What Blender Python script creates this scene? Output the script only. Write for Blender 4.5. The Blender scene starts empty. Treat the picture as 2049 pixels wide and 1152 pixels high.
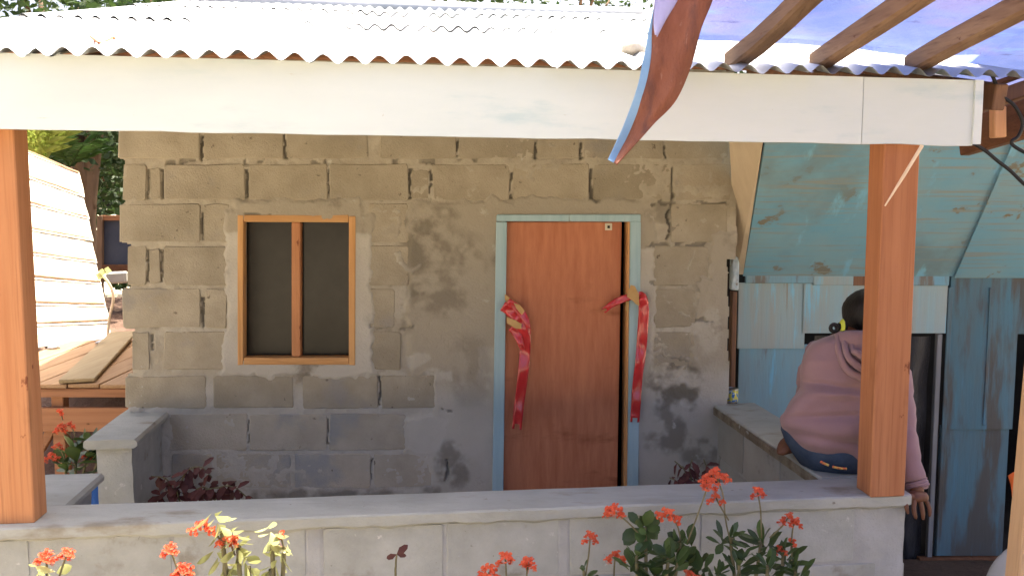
import bpy, math, random
import numpy as np
from mathutils import Vector, Matrix, noise as mnoise

# ------------------------------------------------------------------ camera, sky, sun, exposure
scn = bpy.context.scene
COL = scn.collection
F_PX, PITCH, CAM_Z = 1800.0, math.radians(5.6), 1.9
cam_d = bpy.data.cameras.new('camera')
cam_d.sensor_width = 36.0
cam_d.lens = 36.0 * F_PX / 2049.0
cam_d.clip_start = 0.05
cam_d.clip_end = 400
cam = bpy.data.objects.new('camera', cam_d)
COL.objects.link(cam)
cam.location = (0, 0, CAM_Z)
cam.rotation_euler = (math.pi / 2 - PITCH, 0, 0)
scn.camera = cam

SUN = Vector((0.20, 0.27, 1.0)).normalized()
SUN_EL = math.asin(SUN.z)
SUN_ROT = math.atan2(SUN.x, SUN.y)
world = bpy.data.worlds.new("World")
scn.world = world
world.use_nodes = True
wn = world.node_tree
sky = wn.nodes.new('ShaderNodeTexSky')
sky.sky_type = 'NISHITA'
sky.sun_disc = False
sky.sun_elevation = SUN_EL
sky.sun_rotation = SUN_ROT
sky.dust_density = 9.0
sky.ozone_density = 0.0
sky.air_density = 0.7
bg = wn.nodes['Background']
bg.inputs['Strength'].default_value = 0.15
wn.links.new(sky.outputs['Color'], bg.inputs['Color'])

sun_d = bpy.data.lights.new('sun', 'SUN')
sun_d.energy = 4.1
sun_d.angle = math.radians(0.5)
sun_d.color = (1.0, 0.93, 0.78)
sun = bpy.data.objects.new('sun', sun_d)
COL.objects.link(sun)
sun.rotation_euler = SUN.to_track_quat('Z', 'Y').to_euler()

scn.view_settings.view_transform = 'Standard'
scn.view_settings.look = 'None'
scn.view_settings.gamma = 1.0
scn.view_settings.use_curve_mapping = False
scn.view_settings.exposure = 1.88

random.seed(7)
R = random.random
def U(a, b): return a + (b - a) * random.random()

# ------------------------------------------------------------------ where things stand: rays, planes
CAMP = np.array([0.0, 0.0, CAM_Z])
def ray(px, py):
    u = (px - 1024.5) / F_PX; v = (576 - py) / F_PX
    return np.array([u, math.cos(PITCH) + v * math.sin(PITCH), -math.sin(PITCH) + v * math.cos(PITCH)])
def at(px, py, Y):
    d = ray(px, py); return Vector(CAMP + d * (Y / d[1]))
def atz(px, py, z):
    d = ray(px, py); return Vector(CAMP + d * ((z - CAM_Z) / d[2]))
class Frame:
    """a vertical plane frame: s along it, t behind it"""
    def __init__(self, ox, oy, ang):
        a = math.radians(ang)
        self.O = np.array([ox, oy, 0.0]); self.D = np.array([math.cos(a), math.sin(a), 0.0])
        self.N = np.array([-math.sin(a), math.cos(a), 0.0])
    def w(self, s, t, z): return Vector(self.O + self.D * s + self.N * t + np.array([0, 0, z]))
    def hit(self, px, py, t=0.0):
        d = ray(px, py); k = (t - (CAMP - self.O) @ self.N) / (d @ self.N); return CAMP + d * k
    def st(self, P):
        P = np.array(P); return float((P - self.O) @ self.D), float((P - self.O) @ self.N)
    def sz(self, px, py, t=0.0):
        P = self.hit(px, py, t); return self.st(P)[0], float(P[2])
PO = Frame(0, 2.843, 6.2)          # porch front
HW = Frame(0, 4.284, 3.26)         # house front wall
SH = Frame(0, 4.60, 0.0)           # blue shed wall

# ------------------------------------------------------------------ noise
def vnoise(x, y, scale, seed):
    rng = np.random.RandomState(seed)
    g = rng.rand(256, 256)
    x = np.asarray(x) / scale; y = np.asarray(y) / scale
    xi = np.floor(x).astype(int); yi = np.floor(y).astype(int)
    fx = x - xi; fy = y - yi
    fx = fx * fx * (3 - 2 * fx); fy = fy * fy * (3 - 2 * fy)
    a = g[xi % 256, yi % 256]; b = g[(xi + 1) % 256, yi % 256]
    c = g[xi % 256, (yi + 1) % 256]; d = g[(xi + 1) % 256, (yi + 1) % 256]
    return (a * (1 - fx) + b * fx) * (1 - fy) + (c * (1 - fx) + d * fx) * fy
def fbm(x, y, scale, seed, octv=4):
    r = 0; amp = 0.5; tot = 0
    for i in range(octv):
        r = r + amp * vnoise(x, y, scale / (2 ** i), seed + i * 13); tot += amp; amp *= 0.55
    return r / tot
def sm(x, a, b):
    t = np.clip((np.asarray(x, float) - a) / (b - a), 0, 1); return t * t * (3 - 2 * t)

# ------------------------------------------------------------------ materials
def M(name, cols, scale=4.0, rough=0.85, bump=0.3, bscale=60.0, stretch=(1, 1, 1), spots=None, rnd=0.08,
      metal=0.0, transl=0.0, spec=0.3, sheen=0.0, attr=None, back=None, bstretch=None, bdist=0.01, detail=8.0, lo=0.35, hi=0.65,
      streak=None):
    """cols: two or three base colours mixed by noise; spots=(colour, scale, threshold, softness); attr=[(attribute, colour)] patches; streak likewise with its own stretch"""
    m = bpy.data.materials.new(name); m.use_nodes = True
    nt = m.node_tree; N = nt.nodes; L = nt.links
    bsdf = N['Principled BSDF']; out = N['Material Output']
    tc = N.new('ShaderNodeTexCoord')
    mp = N.new('ShaderNodeMapping'); mp.inputs['Scale'].default_value = stretch
    L.new(tc.outputs['Object'], mp.inputs['Vector'])
    oi = N.new('ShaderNodeObjectInfo')
    sh = N.new('ShaderNodeVectorMath'); sh.operation = 'MULTIPLY_ADD'
    sh.inputs[1].default_value = (13.7, 9.1, 5.3)
    L.new(oi.outputs['Random'], sh.inputs[0]); L.new(mp.outputs['Vector'], sh.inputs[2])
    nz = N.new('ShaderNodeTexNoise'); nz.inputs['Scale'].default_value = scale; nz.inputs['Detail'].default_value = detail
    nz.inputs['Roughness'].default_value = 0.62
    L.new(sh.outputs[0], nz.inputs['Vector'])
    rp = N.new('ShaderNodeValToRGB')
    e = rp.color_ramp.elements
    e[0].position = lo; e[0].color = (*cols[0], 1); e[1].position = hi; e[1].color = (*cols[-1], 1)
    if len(cols) == 3:
        k = e.new((lo + hi) / 2); k.color = (*cols[1], 1)
    L.new(nz.outputs['Fac'], rp.inputs['Fac'])
    col = rp.outputs['Color']
    def mixin(col, fac, c):
        mx = N.new('ShaderNodeMix'); mx.data_type = 'RGBA'
        L.new(fac, mx.inputs['Factor']); L.new(col, mx.inputs['A']); mx.inputs['B'].default_value = (*c, 1)
        return mx.outputs['Result']
    def mask(sc, thr, soft, st=None):
        n2 = N.new('ShaderNodeTexNoise'); n2.inputs['Scale'].default_value = sc; n2.inputs['Detail'].default_value = 6
        n2.inputs['Roughness'].default_value = 0.6
        if st:
            m2 = N.new('ShaderNodeMapping'); m2.inputs['Scale'].default_value = st; m2.inputs['Location'].default_value = (3.1, 1.7, 5.9)
            L.new(tc.outputs['Object'], m2.inputs['Vector']); L.new(m2.outputs['Vector'], n2.inputs['Vector'])
        else:
            L.new(sh.outputs[0], n2.inputs['Vector'])
        mr = N.new('ShaderNodeMapRange'); mr.interpolation_type = 'SMOOTHSTEP'
        mr.inputs['From Min'].default_value = thr; mr.inputs['From Max'].default_value = thr + soft
        L.new(n2.outputs['Fac'], mr.inputs['Value'])
        return mr.outputs['Result']
    if attr:
        for an, c in attr:
            at_ = N.new('ShaderNodeAttribute'); at_.attribute_name = an
            col = mixin(col, at_.outputs['Fac'], c)
    for sp in (spots or []):
        col = mixin(col, mask(*sp[1:4]), sp[0])
    for sp in (streak or []):
        col = mixin(col, mask(sp[1], sp[2], sp[3], sp[4]), sp[0])
    if rnd:
        mr = N.new('ShaderNodeMapRange'); mr.inputs['To Min'].default_value = 1 - rnd; mr.inputs['To Max'].default_value = 1 + rnd
        L.new(oi.outputs['Random'], mr.inputs['Value'])
        hs = N.new('ShaderNodeHueSaturation'); L.new(mr.outputs['Result'], hs.inputs['Value']); L.new(col, hs.inputs['Color'])
        col = hs.outputs['Color']
    if back:
        ge = N.new('ShaderNodeNewGeometry')
        col = mixin(col, ge.outputs['Backfacing'], back)
    L.new(col, bsdf.inputs['Base Color'])
    bsdf.inputs['Roughness'].default_value = rough
    bsdf.inputs['Metallic'].default_value = metal
    bsdf.inputs['Specular IOR Level'].default_value = spec
    if sheen: bsdf.inputs['Sheen Weight'].default_value = sheen
    nrm = None
    if bump:
        nb = N.new('ShaderNodeTexNoise'); nb.inputs['Scale'].default_value = bscale; nb.inputs['Detail'].default_value = 7
        nb.inputs['Roughness'].default_value = 0.7
        if bstretch:
            m3 = N.new('ShaderNodeMapping'); m3.inputs['Scale'].default_value = bstretch
            L.new(tc.outputs['Object'], m3.inputs['Vector']); L.new(m3.outputs['Vector'], nb.inputs['Vector'])
        else:
            L.new(sh.outputs[0], nb.inputs['Vector'])
        bp = N.new('ShaderNodeBump'); bp.inputs['Strength'].default_value = bump; bp.inputs['Distance'].default_value = bdist
        L.new(nb.outputs['Fac'], bp.inputs['Height']); L.new(bp.outputs['Normal'], bsdf.inputs['Normal'])
        nrm = bp.outputs['Normal']
    if transl:
        tr = N.new('ShaderNodeBsdfTranslucent'); L.new(col, tr.inputs['Color'])
        if nrm: L.new(nrm, tr.inputs['Normal'])
        mx = N.new('ShaderNodeMixShader'); mx.inputs['Fac'].default_value = transl
        L.new(bsdf.outputs[0], mx.inputs[1]); L.new(tr.outputs[0], mx.inputs[2]); L.new(mx.outputs[0], out.inputs['Surface'])
    return m

def wood(name, c1, c2, axis='Z', rnd=0.08, knots=(0.12, 0.05, 0.02), rough=0.75, spots=None, scale=26):
    st = {'X': (0.05, 1, 1), 'Y': (1, 0.05, 1), 'Z': (1, 1, 0.05)}[axis]
    fine = tuple(0.80 * q for q in c2); pale = tuple(min(.85, 1.18 * q) for q in c1)
    kst = tuple(max(s, 0.45) for s in st)
    return M(name, (c1, c2), scale=scale, stretch=st, rough=rough, bump=0.45, bscale=70, bstretch=tuple(max(s, .12) for s in st), rnd=rnd, bdist=0.004,
             spots=spots, streak=[(fine, 95, 0.48, 0.30, tuple(.5 * q if q < 1 else q for q in st)), (pale, 7, 0.56, 0.2, tuple(max(s, .12) for s in st)), (tuple(.72 * q for q in c2), 4, 0.60, 0.12, tuple(max(s, .3) for s in st)),
                                  (knots, 13.0, 0.672, 0.035, kst)], lo=0.3, hi=0.7)

MAT = {}
MAT['block'] = M('hollow block face', ((0.31, 0.27, 0.195), (0.41, 0.36, 0.27)), scale=5, bump=0.9, bscale=120, rnd=0.06, bdist=0.006,
                 spots=[((0.31, 0.285, 0.24), 3.0, 0.56, 0.14), ((0.17, 0.14, 0.10), 22, 0.66, 0.06), ((0.46, 0.42, 0.35), 30, 0.68, 0.08)])
MAT['blockgreyfill'] = M('fill lightened grey hollow block face', ((0.39, 0.34, 0.255), (0.49, 0.435, 0.34)), scale=5, bump=0.9, bscale=120, rnd=0.05, bdist=0.006,
                 spots=[((0.33, 0.325, 0.30), 3.0, 0.5, 0.14), ((0.17, 0.14, 0.10), 22, 0.66, 0.06)])  # lower courses: greyer, and lightened in place of fill light
MAT['mortar'] = M('mortar and plaster', ((0.35, 0.31, 0.235), (0.44, 0.395, 0.31)), scale=9, bump=0.7, bscale=90, rnd=0, bdist=0.006,
                  attr=[('plaster', (0.365, 0.325, 0.25)), ('grey', (0.52, 0.49, 0.42)), ('stain', (0.155, 0.135, 0.10)), ('pale', (0.47, 0.44, 0.37)), ('deep', (0.075, 0.07, 0.06))],
                  spots=[((0.24, 0.21, 0.16), 4.5, 0.60, 0.14), ((0.45, 0.42, 0.35), 12, 0.64, 0.08)])
MAT['porchblock'] = M('porch block face', ((0.34, 0.34, 0.30), (0.44, 0.44, 0.40)), scale=6, bump=0.9, bscale=90, rnd=0.04, bdist=0.004,
                      spots=[((0.27, 0.25, 0.20), 5, 0.58, 0.12), ((0.55, 0.54, 0.50), 18, 0.66, 0.06), ((0.20, 0.19, 0.16), 45, 0.68, 0.05)])
MAT['porchmortar'] = M('porch mortar', ((0.36, 0.355, 0.33), (0.44, 0.435, 0.41)), scale=9, bump=0.8, bscale=70, rnd=0, bdist=0.006)
MAT['cap'] = M('trowelled cement cap', ((0.33, 0.33, 0.285), (0.46, 0.46, 0.41)), scale=4.5, bump=0.9, bscale=45, rnd=0.03, stretch=(0.5, 1, 1), bdist=0.006,
               spots=[((0.27, 0.24, 0.18), 4.5, 0.56, 0.14), ((0.22, 0.20, 0.16), 40, 0.68, 0.05)], streak=[((0.52, 0.51, 0.47), 6, 0.6, 0.15, (0.3, 4, 4))])
MAT['plasterwall'] = M('rendered knee wall', ((0.30, 0.285, 0.24), (0.38, 0.365, 0.32)), scale=3, bump=0.5, bscale=70, rnd=0.05, bdist=0.005,
                       spots=[((0.22, 0.21, 0.18), 5, 0.62, 0.1)])
MAT['rawedge'] = M('rough broken cement edge', ((0.17, 0.13, 0.085), (0.31, 0.26, 0.18)), scale=14, bump=1.0, bscale=60, rnd=0, bdist=0.01)
MAT['postwood'] = wood('raw red lumber post', (0.54, 0.255, 0.115), (0.43, 0.175, 0.072), 'Z', knots=(0.22, 0.07, 0.03))
MAT['postshade'] = wood('shade darkened red lumber post', (0.46, 0.195, 0.088), (0.36, 0.135, 0.058), 'Z', knots=(0.18, 0.055, 0.025))  # right post: weaker light there painted as darker wood
MAT['rafterwood'] = wood('weathered rafter', (0.30, 0.19, 0.11), (0.17, 0.09, 0.05), 'Y')
MAT['rafterdark'] = wood('dark weathered rafter', (0.20, 0.12, 0.07), (0.10, 0.055, 0.03), 'Y')
MAT['framewood'] = wood('new window lumber', (0.62, 0.36, 0.15), (0.50, 0.25, 0.09), 'Z', spots=[((0.40, 0.33, 0.24), 14, 0.62, 0.06)])
MAT['framewoodx'] = wood('new window lumber level', (0.62, 0.36, 0.15), (0.50, 0.25, 0.09), 'X', spots=[((0.40, 0.33, 0.24), 14, 0.62, 0.06)])
MAT['plywood'] = M('red plywood door', ((0.44, 0.15, 0.07), (0.55, 0.215, 0.105)), scale=30, stretch=(1, 1, 0.14), rough=0.6, bump=0.15, bscale=120, rnd=0, bdist=0.002,
                   streak=[((0.26, 0.08, 0.032), 3, 0.58, 0.2, (0.8, 1, 2.5)), ((0.50, 0.20, 0.10), 2.5, 0.62, 0.2, (1, 1, 1))])
MAT['paleblue'] = M('pale blue painted timber', ((0.33, 0.47, 0.50), (0.42, 0.56, 0.58)), scale=20, stretch=(1, 1, 0.08), bump=0.4, bscale=60, rnd=0.02, bdist=0.004,
                    spots=[((0.26, 0.31, 0.29), 26, 0.66, 0.06)])
MAT['jambraw'] = wood('raw jamb edge', (0.66, 0.36, 0.15), (0.55, 0.27, 0.10), 'Z')
MAT['screen'] = M('dark window pane', ((0.012, 0.011, 0.009), (0.019, 0.017, 0.014)), scale=8, rough=0.14, bump=0.12, bscale=3, spec=0.2, rnd=0)
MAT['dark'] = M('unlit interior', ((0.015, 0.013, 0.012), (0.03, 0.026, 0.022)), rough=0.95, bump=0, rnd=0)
MAT['white'] = M('white painted board', ((0.61, 0.67, 0.665), (0.67, 0.72, 0.71)), scale=2.2, stretch=(0.5, 1, 2), rough=0.6, bump=0.12, bscale=40, rnd=0.02, bdist=0.004,
                 streak=[((0.48, 0.59, 0.61), 2.4, 0.56, 0.2, (0.9, 1, 4)), ((0.50, 0.47, 0.38), 8, 0.68, 0.06, (0.6, 1, 5)), ((0.45, 0.40, 0.31), 30, 0.72, 0.04, (1, 1, .5))])
MAT['roof'] = M('galvanised sheet', ((0.36, 0.38, 0.39), (0.48, 0.49, 0.50)), scale=3, rough=0.48, metal=0.55, bump=0.12, bscale=12, rnd=0.06, spec=0.5,
                spots=[((0.36, 0.24, 0.16), 7, 0.68, 0.05)])
MAT['roofshade'] = M('shade darkened galvanised sheet', ((0.20, 0.225, 0.23), (0.33, 0.35, 0.355)), scale=4, rough=0.5, metal=0.4, bump=0.15, bscale=12, rnd=0.08, spec=0.4,
                   spots=[((0.30, 0.16, 0.10), 5, 0.66, 0.06)], streak=[((0.42, 0.43, 0.42), 6, .55, .2, (2, .3, 1))])  # shade over the right sheets put into the metal colour
MAT['cream'] = M('cream painted board', ((0.55, 0.45, 0.32), (0.62, 0.52, 0.38)), scale=14, stretch=(1, 1, 0.1), bump=0.3, rnd=0)
MAT['blueA'] = M('peeling pale blue sheet', ((0.30, 0.44, 0.47), (0.36, 0.39, 0.36)), scale=16, stretch=(1, 1, 0.07), bump=0.25, bscale=40, bstretch=(1, 1, 0.05), rnd=0.04,
                 streak=[((0.25, 0.53, 0.66), 13, 0.56, 0.1, (1, 1, 0.10)), ((0.30, 0.27, 0.21), 17, 0.62, 0.08, (1, 1, 0.05))])
MAT['blueB'] = M('peeling blue sheet', ((0.20, 0.40, 0.50), (0.24, 0.34, 0.37)), scale=9, stretch=(1, 1, 0.16), bump=0.3, bscale=40, bstretch=(1, 1, 0.1), rnd=0.05,
                 streak=[((0.20, 0.185, 0.155), 8, 0.53, 0.09, (1.1, 1, 0.17)), ((0.20, 0.47, 0.62), 11, 0.62, 0.07, (1, 1, 0.12))])
MAT['blueshade'] = M('shade darkened peeling blue sheet', ((0.085, 0.19, 0.245), (0.105, 0.16, 0.185)), scale=9, stretch=(1, 1, 0.16), bump=0.3, bscale=40, bstretch=(1, 1, 0.1), rnd=0.08,
                 streak=[((0.095, 0.095, 0.088), 7, 0.48, 0.14, (1.1, 1, 0.17)), ((0.09, 0.20, 0.27), 11, 0.58, 0.08, (1, 1, 0.12)), ((0.11, 0.11, 0.105), 13, 0.62, 0.12, (1, 1, 0.12))])  # right-hand panels: the shade toward the right is painted into this darker blue
MAT['soffit'] = M('stained blue plywood', ((0.15, 0.35, 0.48), (0.215, 0.365, 0.43)), scale=3.5, stretch=(1, 1, 1), bump=0.3, bscale=60, bstretch=(0.06, 1, 1), rnd=0.04, bdist=0.003,
                  streak=[((0.26, 0.29, 0.26), 16, 0.50, 0.2, (0.15, 3, 3)), ((0.20, 0.45, 0.60), 7, 0.60, 0.12, (1.3, 0.5, 0.5))],
                  spots=[((0.20, 0.17, 0.11), 8.0, 0.605, 0.06), ((0.17, 0.26, 0.29), 2.0, 0.5, 0.2)])
MAT['brown'] = wood('dark brown beam', (0.17, 0.075, 0.035), (0.10, 0.042, 0.02), 'Y')
MAT['redbrown'] = wood('weathered red post', (0.24, 0.12, 0.065), (0.15, 0.085, 0.055), 'Z', spots=[((0.34, 0.28, 0.22), 20, 0.66, 0.05)])
MAT['endgrain'] = wood('fresh cut wood', (0.72, 0.40, 0.21), (0.60, 0.30, 0.14), 'Z')
MAT['benchwood'] = wood('bench plank', (0.40, 0.25, 0.13), (0.31, 0.18, 0.09), 'Y')
MAT['benchwoodx'] = wood('bench rail', (0.36, 0.17, 0.085), (0.28, 0.125, 0.06), 'X')
MAT['palepost'] = wood('pale lumber post', (0.62, 0.40, 0.22), (0.52, 0.31, 0.16), 'Z')
MAT['tarp'] = M('two sided tarpaulin', ((0.14, 0.21, 0.56), (0.23, 0.30, 0.66)), scale=3.2, rough=0.5, bump=0.5, bscale=7, rnd=0, transl=0.18, bdist=0.06,
                streak=[((0.24, 0.25, 0.56), 3.0, 0.48, 0.2, (1, 1.6, 1)), ((0.22, 0.38, 0.70), 5, 0.60, 0.15, (0.6, 2, 1)), ((0.10, 0.12, 0.36), 22, 0.60, 0.12, (.5, 1.5, 1))])
MAT['flap'] = M('orange face of tarpaulin', ((0.27, 0.095, 0.055), (0.36, 0.135, 0.08)), scale=12, rough=0.55, bump=1.0, bscale=26, stretch=(1.6, 1.6, 0.45), rnd=0, transl=0.15, bdist=0.02,
                spots=[((0.20, 0.08, 0.06), 9, 0.54, 0.14), ((0.42, 0.20, 0.14), 30, 0.64, 0.06)])
MAT['hem'] = M('blue tarpaulin hem', ((0.22, 0.40, 0.66), (0.32, 0.52, 0.74)), scale=8, rough=0.5, bump=0.3, bscale=20, rnd=0, transl=0.2)
MAT['lilac'] = M('lilac face of tarpaulin', ((0.34, 0.32, 0.62), (0.45, 0.44, 0.72)), scale=14, rough=0.5, bump=0.3, bscale=20, rnd=0, transl=0.2, stretch=(1, 1, 0.3))
MAT['ribbon'] = M('red satin', ((0.50, 0.018, 0.02), (0.60, 0.03, 0.032)), scale=6, rough=0.2, bump=0.1, bscale=20, rnd=0, spec=0.8, sheen=0.3)
MAT['tape'] = M('tan adhesive tape', ((0.48, 0.28, 0.09), (0.58, 0.36, 0.14)), scale=14, rough=0.35, bump=0.3, bscale=40, rnd=0.05)
MAT['beige'] = M('beige plate', ((0.62, 0.55, 0.40), (0.66, 0.60, 0.45)), rough=0.5, bump=0, rnd=0)
MAT['leaf'] = M('glossy green leaf', ((0.045, 0.085, 0.024), (0.095, 0.14, 0.042)), scale=9, rough=0.38, bump=0.15, bscale=40, rnd=0.35, transl=0.28, spec=0.5,
                spots=[((0.12, 0.13, 0.03), 6, 0.6, 0.1)])
MAT['leaflight'] = M('yellow green leaf', ((0.34, 0.36, 0.13), (0.50, 0.50, 0.24)), scale=9, rough=0.38, bump=0.15, bscale=40, rnd=0.3, transl=0.4, spec=0.5)
MAT['coleus'] = M('burgundy leaf', ((0.085, 0.026, 0.024), (0.15, 0.055, 0.045)), scale=12, rough=0.6, bump=0.3, bscale=50, rnd=0.3, transl=0.2)
MAT['stem'] = M('thorny stem', ((0.15, 0.13, 0.06), (0.23, 0.20, 0.11)), scale=20, bump=0.5, bscale=80, rnd=0.1)
MAT['petal'] = M('orange red bract', ((0.66, 0.095, 0.04), (0.74, 0.17, 0.07)), scale=30, rough=0.55, bump=0.1, rnd=0.12, transl=0.3)
MAT['treeleaf'] = M('tree foliage', ((0.018, 0.042, 0.012), (0.05, 0.085, 0.022)), scale=1.2, rough=0.5, bump=0, rnd=0.15, transl=0.35)
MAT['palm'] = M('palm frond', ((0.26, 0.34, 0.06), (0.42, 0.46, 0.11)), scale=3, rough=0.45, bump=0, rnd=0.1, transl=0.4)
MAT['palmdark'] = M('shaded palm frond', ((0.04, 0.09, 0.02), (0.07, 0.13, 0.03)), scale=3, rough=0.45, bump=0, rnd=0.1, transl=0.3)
MAT['bark'] = M('tree bark', ((0.14, 0.09, 0.055), (0.22, 0.14, 0.09)), scale=9, stretch=(1, 1, 0.25), bump=0.8, bscale=30, rnd=0.1, bdist=0.02)
MAT['thatch'] = M('bleached nipa thatch', ((0.72, 0.64, 0.50), (0.84, 0.79, 0.68)), scale=30, stretch=(1, 1, 0.1), bump=0.6, bscale=50, rnd=0.05, bdist=0.01)
MAT['thatchbatten'] = wood('thatch batten', (0.62, 0.42, 0.27), (0.48, 0.28, 0.16), 'X')
MAT['ground'] = M('dry soil', ((0.41, 0.345, 0.24), (0.52, 0.45, 0.33)), scale=0.9, bump=0.8, bscale=14, rnd=0, bdist=0.04,
                  spots=[((0.27, 0.19, 0.13), 3, 0.62, 0.1), ((0.56, 0.47, 0.36), 9, 0.64, 0.08)])
MAT['floor'] = M('cement porch floor', ((0.42, 0.41, 0.37), (0.50, 0.49, 0.45)), scale=2, bump=0.4, bscale=40, rnd=0)
MAT['bluepot'] = M('blue plastic', ((0.03, 0.11, 0.42), (0.04, 0.13, 0.46)), rough=0.4, bump=0, rnd=0)
MAT['hoodie'] = M('mauve sweatshirt fleece', ((0.27, 0.165, 0.175), (0.31, 0.19, 0.195)), scale=5, rough=0.95, bump=0.35, bscale=160, rnd=0, sheen=0.2, bdist=0.003,
                  streak=[((0.23, 0.15, 0.185), 3.5, 0.55, 0.2, (1, 1, 1))])
MAT['jeans'] = M('dark blue denim', ((0.028, 0.045, 0.085), (0.055, 0.08, 0.13)), scale=14, rough=0.9, bump=0.4, bscale=220, rnd=0, bdist=0.002)
MAT['skin'] = M('brown skin', ((0.135, 0.055, 0.03), (0.175, 0.075, 0.04)), scale=14, rough=0.55, bump=0.25, bscale=120, rnd=0, bdist=0.002)
MAT['hair'] = M('black hair', ((0.006, 0.005, 0.005), (0.014, 0.012, 0.011)), scale=40, stretch=(1, 1, 0.2), rough=0.5, bump=0.5, bscale=80, rnd=0)
MAT['yellow'] = M('yellow hair band', ((0.55, 0.60, 0.06), (0.62, 0.66, 0.08)), rough=0.6, bump=0, rnd=0)
MAT['waistband'] = M('bright patterned waistband', ((0.75, 0.18, 0.08), (0.75, 0.62, 0.15)), scale=60, rough=0.8, bump=0, rnd=0, lo=0.45, hi=0.55)
MAT['tin'] = M('can label', ((0.06, 0.20, 0.50), (0.62, 0.58, 0.10)), scale=55, rough=0.35, bump=0, rnd=0, lo=0.48, hi=0.54, detail=1,
               spots=[((0.55, 0.65, 0.70), 40, 0.62, 0.03)])
MAT['metal'] = M('bare metal', ((0.30, 0.30, 0.29), (0.40, 0.40, 0.39)), rough=0.35, metal=0.9, bump=0.1, rnd=0)
MAT['cable'] = M('black cable', ((0.012, 0.012, 0.013), (0.02, 0.02, 0.02)), rough=0.5, bump=0, rnd=0)
MAT['orange'] = M('orange cloth', ((0.85, 0.16, 0.03), (0.90, 0.20, 0.05)), rough=0.8, bump=0.3, bscale=30, rnd=0)
MAT['greywhite'] = M('pale grey plastic', ((0.40, 0.40, 0.39), (0.46, 0.46, 0.45)), rough=0.5, bump=0.1, rnd=0)
MAT['greysheet'] = M('dark grey plastic sheet', ((0.022, 0.022, 0.024), (0.05, 0.05, 0.054)), scale=5, stretch=(1, 1, 0.4), rough=0.35, bump=0.6, bscale=9, rnd=0, bdist=0.03)
MAT['navy'] = M('slate blue board', ((0.045, 0.055, 0.085), (0.06, 0.07, 0.10)), rough=0.7, bump=0.2, rnd=0)
MAT['splinter'] = M('fresh split stick', ((0.78, 0.60, 0.40), (0.84, 0.68, 0.48)), rough=0.7, bump=0.2, rnd=0)
MAT['stone'] = M('pale stone', ((0.55, 0.46, 0.34), (0.66, 0.60, 0.50)), scale=14, bump=0.7, bscale=50, rnd=0)
MAT['twig'] = M('dry red leaf', ((0.50, 0.14, 0.06), (0.58, 0.20, 0.09)), rough=0.7, bump=0, rnd=0)

# ------------------------------------------------------------------ objects
def wpos(o):
    p = Vector((0, 0, 0))
    while o is not None:
        p += o.location; o = o.parent
    return p
def tag(o, label=None, cat=None, group=None, kind=None):
    if label: o['label'] = label
    if cat: o['category'] = cat
    if group: o['group'] = group
    if kind: o['kind'] = kind
    return o
def thing(name, loc, label, cat, group=None):
    o = bpy.data.objects.new(name, None); o.empty_display_size = 0.1
    COL.objects.link(o); o.location = loc
    return tag(o, label, cat, group)
def mesh_obj(name, verts, faces, mat, parent=None, smooth=False, loc=None):
    """world-space verts -> one mesh object, under its parent"""
    base = wpos(parent) if parent is not None else Vector(loc if loc is not None else (0, 0, 0))
    V = np.array([tuple(v) for v in verts], dtype=np.float64) - np.array(base)
    me = bpy.data.meshes.new(name)
    me.from_pydata(V.tolist(), [], faces)
    me.update()
    if smooth: me.polygons.foreach_set('use_smooth', [True] * len(me.polygons))
    if mat is not None: me.materials.append(mat)
    o = bpy.data.objects.new(name, me); COL.objects.link(o)
    if parent is not None: o.parent = parent
    else: o.location = base
    return o
def copy_part(src, parent, mat4):
    c = src.copy(); COL.objects.link(c); c.parent = parent; c.matrix_local = mat4
    return c

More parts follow.
